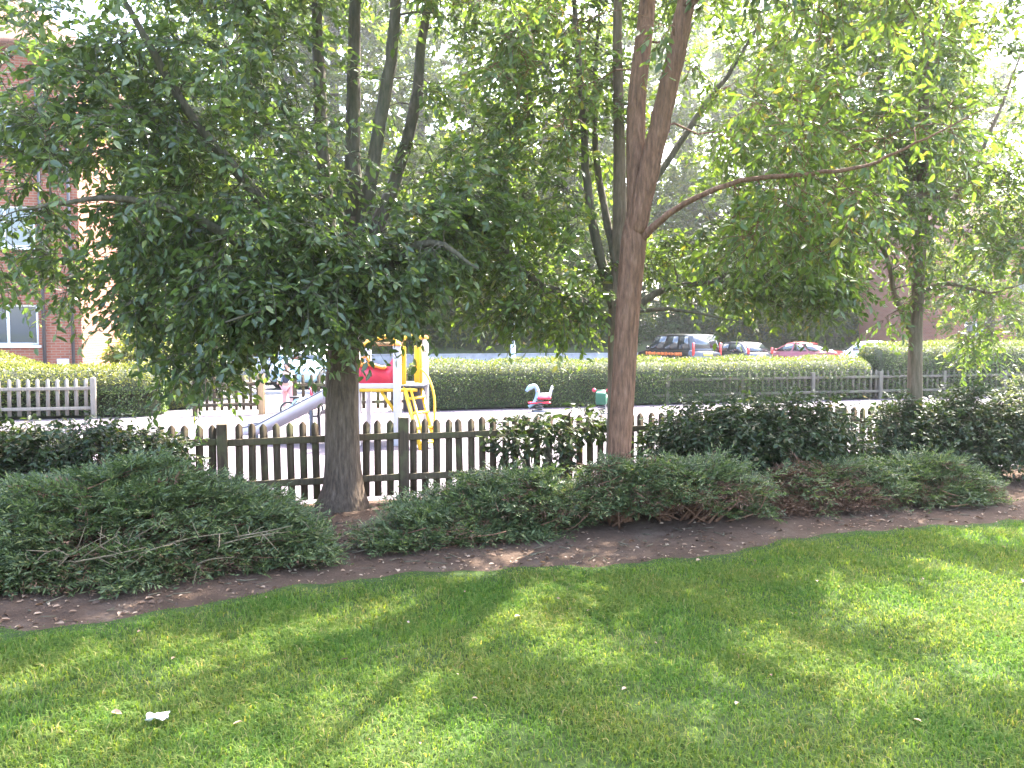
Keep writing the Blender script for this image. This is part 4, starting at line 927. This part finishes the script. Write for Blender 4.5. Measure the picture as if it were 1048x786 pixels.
mb = MB(); mb.prism([(-.06, .33), (.26, .33), (.31, .56), (.27, .57), (.22, .41), (-.06, .40)], .07); mb.build('body_panel', M['paint_white'], root, bevel=.015)
mb = MB(); mb.box((.1, 0, .30), (.30, .2, .06)); mb.build('seat', M['paint_red'], root, bevel=.02)
mb = MB(); mb.tube([(-.05, -.14, .46), (-.05, .14, .46)], .015, 8); mb.build('handlebar', M['paint_orange'], root)
mb = MB(); mb.box((.0, 0, .19), (.5, .15, .035)); mb.build('footrest', M['paint_red'], root, bevel=.01)
q = G(616, 423)
root = thing('spring_rider', 'green spring rider with two red round handle ends beside the red-brown trunk', 'play equipment', (q.x, q.y, 0), 1.35)
spring_rider_common(root, .22)
mb = MB(); mb.prism([(-.26, .20), (.26, .20), (.30, .40), (.14, .34), (-.05, .36), (-.16, .50), (-.28, .46)], .22); mb.build('body_panel', M['paint_green'], root, bevel=.03)
mb = MB(); mb.tube([(-.16, -.14, .50), (-.16, .14, .50)], .018, 8); hb = mb.build('handlebar', M['paint_green'], root)
for y in (-.15, .15):
    mb = MB(); mb.lathe([(0, -.045), (.03, -.035), (.045, 0), (.03, .035), (0, .045)], (-.16, y, .51), 12); mb.build('handle_knob', M['paint_red'], hb, smooth=True)

# ------------------------------------------------------------------ child with a small bike
def skin_body(name, verts, edges, rad, mat, parent, sub=2):
    me = bpy.data.meshes.new(name); me.from_pydata(verts, edges, []); me.materials.append(mat)
    o = bpy.data.objects.new(name, me); COL.objects.link(o); o.parent = parent
    sk = o.modifiers.new('skin', 'SKIN'); sk.use_smooth_shade = True
    for i, v in enumerate(me.skin_vertices[0].data):
        v.radius = (rad[i], rad[i]) if np.isscalar(rad[i]) else rad[i]; v.use_root = (i == 0)
    sb = o.modifiers.new('sub', 'SUBSURF'); sb.levels = sub; sb.render_levels = sub
    return o
def child():
    q = G(295, 421); root = thing('person', 'child in pink leggings, dark gilet and white sleeves standing left of the slide', 'person', (q.x, q.y, 0), -.35)
    hp = .56
    v = [(0, 0, hp), (0, -.01, .66), (0, -.01, .78), (0, 0, .86), (0, -.01, .93), (0, -.015, 1.0), (0, -.02, 1.08),         # pelvis..head
         (-.075, 0, .52), (-.10, .02, .30), (-.12, .04, .06), (-.125, -.06, .03),
         (.075, 0, .52), (.11, -.02, .30), (.13, .0, .06), (.135, -.1, .03),
         (-.13, 0, .84), (-.15, -.10, .70), (-.08, -.24, .66), (.13, 0, .84), (.19, -.10, .71), (.22, -.25, .67)]
    e = [(0, 1), (1, 2), (2, 3), (3, 4), (4, 5), (5, 6), (0, 7), (7, 8), (8, 9), (9, 10), (0, 11), (11, 12), (12, 13), (13, 14), (3, 15), (15, 16), (16, 17), (3, 18), (18, 19), (19, 20)]
    r = [(.11, .085), (.10, .08), (.115, .085), (.09, .07), .042, (.075, .085), (.06, .065), .07, .05, .036, .032, .07, .05, .036, .032, .042, .034, .026, .042, .034, .026]
    skin_body('body', v, e, r, M['skin'], root)
    # face
    for x in (-.03, .03):
        mb = MB(); mb.lathe([(0, -.012), (.012, 0), (0, .012)], (x, -.098, 1.02), 8); mb.build('eye', M['black'], root)
    mb = MB(); mb.lathe([(0, .02), (.012, -.005), (0, -.015)], (0, -.105, .995), 8); mb.build('nose', M['skin'], root, smooth=True)
    mb = MB(); mb.box((0, -.094, .958), (.04, .01, .01)); mb.build('mouth', M['paint_red'], root)
    mb = MB(); a = [( .092 * math.sin(t), .098 * math.cos(t)) for t in np.linspace(0, 2.0, 9)]; mb.lathe([(x, z) for x, z in a], (0, .012, 1.03), 16); mb.build('hair', M['hair'], root, smooth=True)
    skin_body('leggings', [(0, 0, .57), (-.075, 0, .52), (-.10, .02, .30), (-.119, .038, .08), (.075, 0, .52), (.11, -.02, .30), (.129, 0, .08)], [(0, 1), (1, 2), (2, 3), (0, 4), (4, 5), (5, 6)], [(.118, .093), .078, .058, .044, .078, .058, .044], M['cloth_pink'], root)
    skin_body('sleeves', [(0, -.005, .85), (-.13, 0, .84), (-.15, -.10, .70), (-.095, -.21, .665), (.13, 0, .84), (.19, -.10, .71), (.215, -.22, .675)], [(0, 1), (1, 2), (2, 3), (0, 4), (4, 5), (5, 6)], [(.06, .06), .052, .044, .036, .052, .044, .036], M['cloth_white'], root)
    skin_body('gilet', [(0, 0, .60), (0, -.01, .70), (0, -.01, .79), (0, 0, .855)], [(0, 1), (1, 2), (2, 3)], [(.125, .1), (.118, .098), (.13, .1), (.09, .075)], M['cloth_navy'], root)
    for s, ft in ((-1, (-.125, -.02, .035)), (1, (.135, -.06, .035))):
        mb = MB(); mb.box(ft, (.075, .17, .06), taper=.8); mb.build('shoe', M['cloth_white'], root, bevel=.015)
    for s, h in ((-1, np.array((-.08, -.24, .66))), (1, np.array((.22, -.25, .67)))):
        for k in range(5):
            a = np.array((-.02 + .011 * k, 0, 0)); ln = (.03, .045, .05, .046, .036)[k]
            d1 = np.array((.02 * s if k == 0 else 0, -.6, -.45)); mb = MB(); mb.tube([h + a, h + a + d1 * ln, h + a + d1 * ln + np.array((0, .0, -.6)) * ln], [.007, .0065, .005], 6); mb.build('finger', M['skin'], root, smooth=True)
    q2 = G(309, 427); bk = thing('balance_bike', 'small blue and red child bike with black handlebars held by the child', 'bike', (q2.x, q2.y, 0), .25)
    for x in (-.27, .27):
        mb = MB(); t = np.linspace(0, 2 * np.pi, 25); mb.tube(np.stack([x + .15 * np.cos(t), 0 * t, .165 + .15 * np.sin(t)], 1), .022, 8, cap=False); w = mb.build('wheel', M['black'], bk, smooth=True)
        mb = MB()
        for k in range(8): a = k * math.pi / 4; mb.bar((x, 0, .165), (x + .14 * math.cos(a), 0, .165 + .14 * math.sin(a)), .006)
        mb.build('spoke', M['chrome'], w)
    mb = MB(); mb.tube([(-.27, 0, .165), (-.12, 0, .36), (.20, 0, .42)], .025, 8); mb.tube([(-.12, 0, .3), (.02, 0, .2), (.18, 0, .3)], .022, 8); mb.build('frame', M['car_blue'], bk, smooth=True)
    mb = MB(); mb.tube([(.27, 0, .165), (.19, 0, .5), (.17, 0, .6)], .018, 8); mb.build('fork', M['paint_red'], bk, smooth=True)
    mb = MB(); mb.tube([(.15, -.2, .62), (.17, 0, .6), (.15, .2, .62)], .016, 8); mb.build('handlebar', M['black'], bk, smooth=True)
    mb = MB(); mb.box((-.14, 0, .42), (.2, .1, .04)); mb.build('saddle', M['black'], bk, bevel=.015)
    mb = MB(); mb.box((.0, 0, .13), (.34, .07, .05)); mb.build('chain_guard', M['paint_red'], bk, bevel=.012)
child()

# ------------------------------------------------------------------ cars
def car(name, label, cat, loc, rz, paint, L=4.2, W=1.74, H=1.45, belt=.92, hood=.86, deck=.92, xa=-.95, xb=-.35, xc=1.2, xd=1.85, roof_w=.78, plate='plate_yellow', van=False, roof_mat=None, lamp_tall=False):
    """local x: front is negative; y: width"""
    root = thing(name, label, cat, loc, rz, 'cars parked beyond the hedge'); w = W / 2
    st = [(-L / 2, .78, .34, hood - .22), (-L / 2 + .12, .92, .24, hood - .08), (-L / 2 + .7, 1, .2, hood), (xa, 1, .19, belt), (0, 1, .18, belt + .01), (xd - .1, 1, .19, belt + .01), (max(xd, L / 2 - .3), .99, .22, deck), (L / 2 - .06, .93, .28, deck - .04), (L / 2, .86, .36, deck - .16)]
    xs_ = np.linspace(-L / 2, L / 2, 28); A = np.array(st); V = []
    for x in xs_:
        k, zb, zt = (np.interp(x, A[:, 0], A[:, i]) for i in (1, 2, 3)); ww = w * k; zm = zb + (zt - zb) * .55
        half = [(ww * .80, zb), (ww * .97, zb + .10), (ww, zm), (ww * .975, zt - .07), (ww * .90, zt), (ww * .45, zt + .025)]
        V += [(x, -y, z) for y, z in half] + [(x, 0, zt + .03)] + [(x, y, z) for y, z in half[::-1]]
    n = 13; F = [(i * n + j, i * n + j + 1, (i + 1) * n + j + 1, (i + 1) * n + j) for i in range(27) for j in range(n - 1)] + [(i * n + n - 1, i * n, (i + 1) * n, (i + 1) * n + n - 1) for i in range(27)] + [list(range(n))[::-1], list(range(27 * n, 28 * n))]
    mb = MB(); mb.add(V, F); body = mb.build('body', paint, root, smooth=True)
    # cabin: pillars and roof
    zb = belt - .01; rw = w * roof_w; bw = w * .92; xm = (xb + xc) / 2
    def ring(z, f): return None
    bl, br = [], []
    cab = [(xa, bw * .96, xb, rw * .92), (xa * .45 + xm * .55, bw, xb * .4 + xm * .6, rw), (xm, bw, xm, rw), (xd * .6 + xm * .4, bw, xc * .6 + xm * .4, rw), (xd, bw * .95, xc, rw * .93)]
    V = []
    for x0, y0, x1, y1 in cab:
        zr = H - .06 * abs((x1 - xm) / (xc - xb) * 2) ** 2
        V += [(x0, -y0, zb), (x1, -y1, zr - .05), (x1, -y1 * .86, zr), (x1, 0, zr + .02), (x1, y1 * .86, zr), (x1, y1, zr - .05), (x0, y0, zb)]
    F = [(i * 7 + j, i * 7 + j + 1, (i + 1) * 7 + j + 1, (i + 1) * 7 + j) for i in range(4) for j in range(6)] + [list(range(7))[::-1], list(range(28, 35))]
    mb = MB(); mb.add(V, F); mb.build('cabin', roof_mat or paint, root, smooth=False, bevel=.03)
    def lerp3(a, b, t): return tuple(a[i] + (b[i] - a[i]) * t for i in range(3))
    def pane(c4, inset, off, nm, mat=M['car_glass']):
        c = [sum(p[i] for p in c4) / 4 for i in range(3)]
        q = [lerp3(p, c, inset) for p in c4]; nn = (Vector(q[1]) - Vector(q[0])).cross(Vector(q[3]) - Vector(q[0])).normalized() * off
        mb = MB(); mb.add([tuple(Vector(p) + nn) for p in q] + [tuple(Vector(p) - nn * 1.5) for p in q], [(0, 1, 2, 3), (7, 6, 5, 4), (0, 4, 5, 1), (1, 5, 6, 2), (2, 6, 7, 3), (3, 7, 4, 0)]); return mb.build(nm, mat, root)
    zr = H - .10; zr2 = H - .1
    pane([(xa, bw * .9, zb + .03), (xa, -bw * .9, zb + .03), (xb, -rw * .86, zr), (xb, rw * .86, zr)], .06, .012, 'windscreen')
    pane([(xd, -bw * .88, zb + .08), (xd, bw * .88, zb + .08), (xc, rw * .86, zr), (xc, -rw * .86, zr)], .08, .014, 'rear_window')
    f = lambda t: (xa + .12 + (xd - xa - .24) * t, xb + .05 + (xc - xb - .1) * t)
    cuts = [(.02, .36), (.40, .70), (.74, .97)] if (van or L > 4.25) else [(.02, .46), (.50, .95)]
    for s in (-1, 1):
        for t0, t1 in cuts:
            a0, b0 = f(t0); a1, b1 = f(t1); c4 = [(a0, s * bw, zb + .05), (a1, s * bw, zb + .05), (b1, s * rw, zr - .02), (b0, s * rw, zr - .02)]
            if s > 0: c4 = [c4[1], c4[0], c4[3], c4[2]]
            pane(c4, .05, .016, 'side_window')
    for x in (-L / 2 + .78, L / 2 - .78):
        for s in (-1, 1):
            R_ = .31; mb = MB(); prof = [(R_ * .62, -.1), (R_ * .95, -.1), (R_, -.06), (R_, .06), (R_ * .95, .1), (R_ * .62, .1)]
            mb.lathe(prof, n=22); V_ = mb.V[0]; mb.V[0] = np.stack([V_[:, 0] + x, V_[:, 2] + s * (w - .1), V_[:, 1] + R_], 1)
            ty = mb.build('wheel', M['black'], root, smooth=True)
            mb = MB(); mb.lathe([(0, .03), (R_ * .2, .05), (R_ * .55, .02), (R_ * .64, .06)], n=22); V_ = mb.V[0]; mb.V[0] = np.stack([V_[:, 0] + x, s * (V_[:, 2] + (w - .06)), V_[:, 1] + R_], 1); mb.build('rim', M['chrome'], ty, smooth=True)
            mb = MB(); t = np.linspace(-.25, math.pi + .25, 16); mb.tube(np.stack([x + .36 * np.cos(t), np.full(16, s * (w - .01)), R_ + .36 * np.sin(t)], 1), .03, 6); mb.build('wheel_arch', M['black'], root, smooth=True)
    for s in (-1, 1):
        mb = MB(); mb.box((-L / 2 + .1, s * w * .66, hood - .2), (.16, .34, .15), -s * .3); mb.build('headlight', M['lamp_clear'], root, bevel=.03)
        mb = MB()
        if lamp_tall: mb.box((L / 2 - .07, s * w * .86, deck + .05), (.10, .12, .62 if van else .32))
        else: mb.box((L / 2 - .08, s * w * .74, deck - .16), (.16, .3, .18), s * .2)
        mb.build('tail_light', M['lamp_red'], root, bevel=.03)
        mb = MB(); mb.box((xa + .28, s * (w + .07), belt + .09), (.1, .2, .15)); mb.build('wing_mirror', paint, root, bevel=.03)
    mb = MB(); mb.box((L / 2 + .012, 0, deck - .2), (.02, .52, .115)); mb.build('number_plate', M[plate], root)
    mb = MB(); mb.box((-L / 2 - .012, 0, .45), (.02, .52, .115)); mb.build('number_plate', M['plate_white'], root)
    mb = MB(); mb.box((L / 2 - .02, 0, .46), (.14, W * .8, .16)); mb.build('bumper', M['black'], root, bevel=.03)
    return root
def cpos(x, Y): return ((x - 524) / FPX * Y, Y, -.008)
# heading: rz=pi/2 turns the nose away from the camera (local -x -> -y)... nose away needs -pi/2
AW = -math.pi / 2
vn = car('people_carrier', 'black people carrier with orange lettering on its side and tall red rear lamps', 'van', cpos(693, 39.5), AW + R(26), M['car_black'], L=4.6, W=1.85, H=1.82, belt=1.05, hood=1.0, deck=1.04, xa=-1.35, xb=-.75, xc=1.95, xd=2.2, roof_w=.84, van=True, lamp_tall=True)
# orange lettering band of separate strokes on the visible (left) flank
mb = MB(); r_ = np.random.default_rng(5); x = -1.25
while x < 1.5:
    wq = r_.uniform(.05, .13); hq = r_.uniform(.08, .17)
    mb.box((x, .935, .86 + r_.normal(0, .01)), (wq, .012, hq)); mb.box((x, -.935, .86), (wq, .012, hq)); x += wq + r_.uniform(.02, .06)
mb.build('lettering', M['decal'], vn)
mb = MB(); mb.box((2.255, -.25, .80), (.03, .5, .2)); mb.build('rear_sticker', M['plate_white'], vn)
car('hatchback', 'dark navy hatchback parked between the black van and the red car', 'car', cpos(752, 40.0), AW + R(24), M['car_navy'], L=3.8, W=1.66, H=1.44, belt=.92, hood=.86, deck=.95, xa=-.95, xb=-.3, xc=1.25, xd=1.78, lamp_tall=True)
car('saloon_car', 'red saloon car parked right of the dark hatchback', 'car', cpos(815, 40.5), AW + R(52), M['car_red'], L=4.4, W=1.75, H=1.42, belt=.93, hood=.88, deck=.98, xa=-1.0, xb=-.3, xc=.85, xd=1.6)
car('hatchback', 'white hatchback behind the leaves at the end of the row, right of the red car', 'car', cpos(884, 41.5), AW + R(75), M['car_white'], L=4.1, W=1.74, H=1.46, belt=.93, hood=.88, deck=.97, xa=-1.0, xb=-.35, xc=1.2, xd=1.8)
car('small_car', 'pale blue car with a white roof facing the playground behind the child', 'car', cpos(322, 27.0), math.pi / 2 + R(-12), M['car_blue'], L=3.7, W=1.66, H=1.40, belt=.9, hood=.84, deck=.92, xa=-.9, xb=-.25, xc=1.2, xd=1.7, roof_mat=M['car_white'])
car('estate_car', 'silver grey car in leaf shade beyond the playground gate', 'car', cpos(243, 28.5), R(12), M['car_silver'], L=4.4, W=1.75, H=1.43, belt=.93, hood=.88, deck=.95, xa=-1.0, xb=-.3, xc=1.5, xd=2.0)

# ------------------------------------------------------------------ lamp post, litter
q = cpos(525, 30)
root = thing('lamp_post', 'pale grey lamp post beyond the long hedge, in front of the low wall', 'lamp post', (q[0], q[1], 0))
mb = MB(); mb.tube([(0, 0, -.1), (0, 0, 1.35)], .095, 12); mb.tube([(0, 0, 1.35), (0, 0, 1.5)], [.095, .055], 12, cap=False); mb.tube([(0, 0, 1.5), (0, 0, 5.6)], [.055, .045], 10); mb.build('pole', M['metal_grey'], root, smooth=True)
mb = MB(); mb.tube(spline([(0, 0, 5.5), (0, -.1, 5.8), (0, -.5, 5.95)], 8), .03, 8); mb.build('arm', M['metal_grey'], root, smooth=True)
mb = MB(); mb.box((0, -.72, 5.95), (.2, .5, .12), taper=.8); mb.build('lantern', M['metal_grey'], root, bevel=.03)
mb = MB(); mb.box((0, -.72, 5.875), (.15, .4, .03)); mb.build('lens', M['lamp_clear'], root)
mb = MB(); r_ = np.random.default_rng(9); k = 7; gx, gy = np.meshgrid(np.linspace(-.04, .04, k), np.linspace(-.03, .03, k), indexing='ij')
zz = .03 + .018 * r_.uniform(0, 1, (k, k)); V = np.stack([gx + r_.normal(0, .004, (k, k)), gy + r_.normal(0, .004, (k, k)), zz], -1).reshape(-1, 3)
V = np.vstack([V, V - np.array([0, 0, .004])])
F = [(i * k + j, (i + 1) * k + j, (i + 1) * k + j + 1, i * k + j + 1) for i in range(k - 1) for j in range(k - 1)]; F += [tuple(x + k * k for x in f[::-1]) for f in F]
mb.add(V, F); o = mb.build('paper_scrap', M['paper']); q = G(161, 745); o.location = (q.x, q.y, .012); o.rotation_euler.z = .3
tag(o, 'crumpled white paper scrap lying in the grass at the lower left', 'litter')

# ------------------------------------------------------------------ light, sky, camera
w = bpy.data.worlds.new('World'); scene.world = w; w.use_nodes = True; nt = w.node_tree; nt.nodes.clear()
sky = nt.nodes.new('ShaderNodeTexSky'); sky.sky_type = 'NISHITA'; sky.sun_disc = False; sky.sun_elevation = SUN_EL; sky.sun_rotation = SUN_AZ
sky.air_density = 1.0; sky.dust_density = 4.0; sky.ozone_density = 1.0
bg = nt.nodes.new('ShaderNodeBackground'); bg.inputs['Strength'].default_value = .15; out = nt.nodes.new('ShaderNodeOutputWorld')
nt.links.new(sky.outputs[0], bg.inputs[0]); nt.links.new(bg.outputs[0], out.inputs[0])
sl = bpy.data.lights.new('sun', 'SUN'); sl.energy = 3.0; sl.angle = R(.55); sl.color = (1, .95, .86)
so = bpy.data.objects.new('sun', sl); COL.objects.link(so)
dvec = Vector((math.sin(SUN_AZ) * math.cos(SUN_EL), math.cos(SUN_AZ) * math.cos(SUN_EL), math.sin(SUN_EL)))
so.rotation_euler = dvec.to_track_quat('Z', 'Y').to_euler(); so.location = dvec * 60

GLARE_HAZE = .0009  # density of a thin volume added to stand in for lens glare
if GLARE_HAZE:
    t = NT('air'); vol = t.n('ShaderNodeVolumePrincipled'); vol.inputs['Density'].default_value = GLARE_HAZE; vol.inputs['Color'].default_value = (.95, .96, 1, 1); vol.inputs['Anisotropy'].default_value = .82
    t.l(vol.outputs[0], t.out.inputs['Volume'])
    mb = MB(); mb.box((8, 55, 14.5), (170, 150, 32)); tag(mb.build('haze', t.m), kind='stuff')

cd = bpy.data.cameras.new('camera'); cam = bpy.data.objects.new('camera', cd); COL.objects.link(cam)
cd.sensor_width = 36; cd.lens = 36 * FPX / 1048; cd.clip_end = 2000; cd.clip_start = .05
cam.location = (0, 0, CAMZ); cam.rotation_euler = (math.pi / 2 - PITCH, 0, 0); scene.camera = cam
scene.view_settings.view_transform = 'Standard'; scene.view_settings.look = 'None'; scene.view_settings.gamma = 1; scene.view_settings.exposure = 3.85
scene.cycles.max_bounces = 8; scene.cycles.transparent_max_bounces = 8; scene.cycles.use_denoising = True
scene.cycles.diffuse_bounces = 4; scene.cycles.transmission_bounces = 6
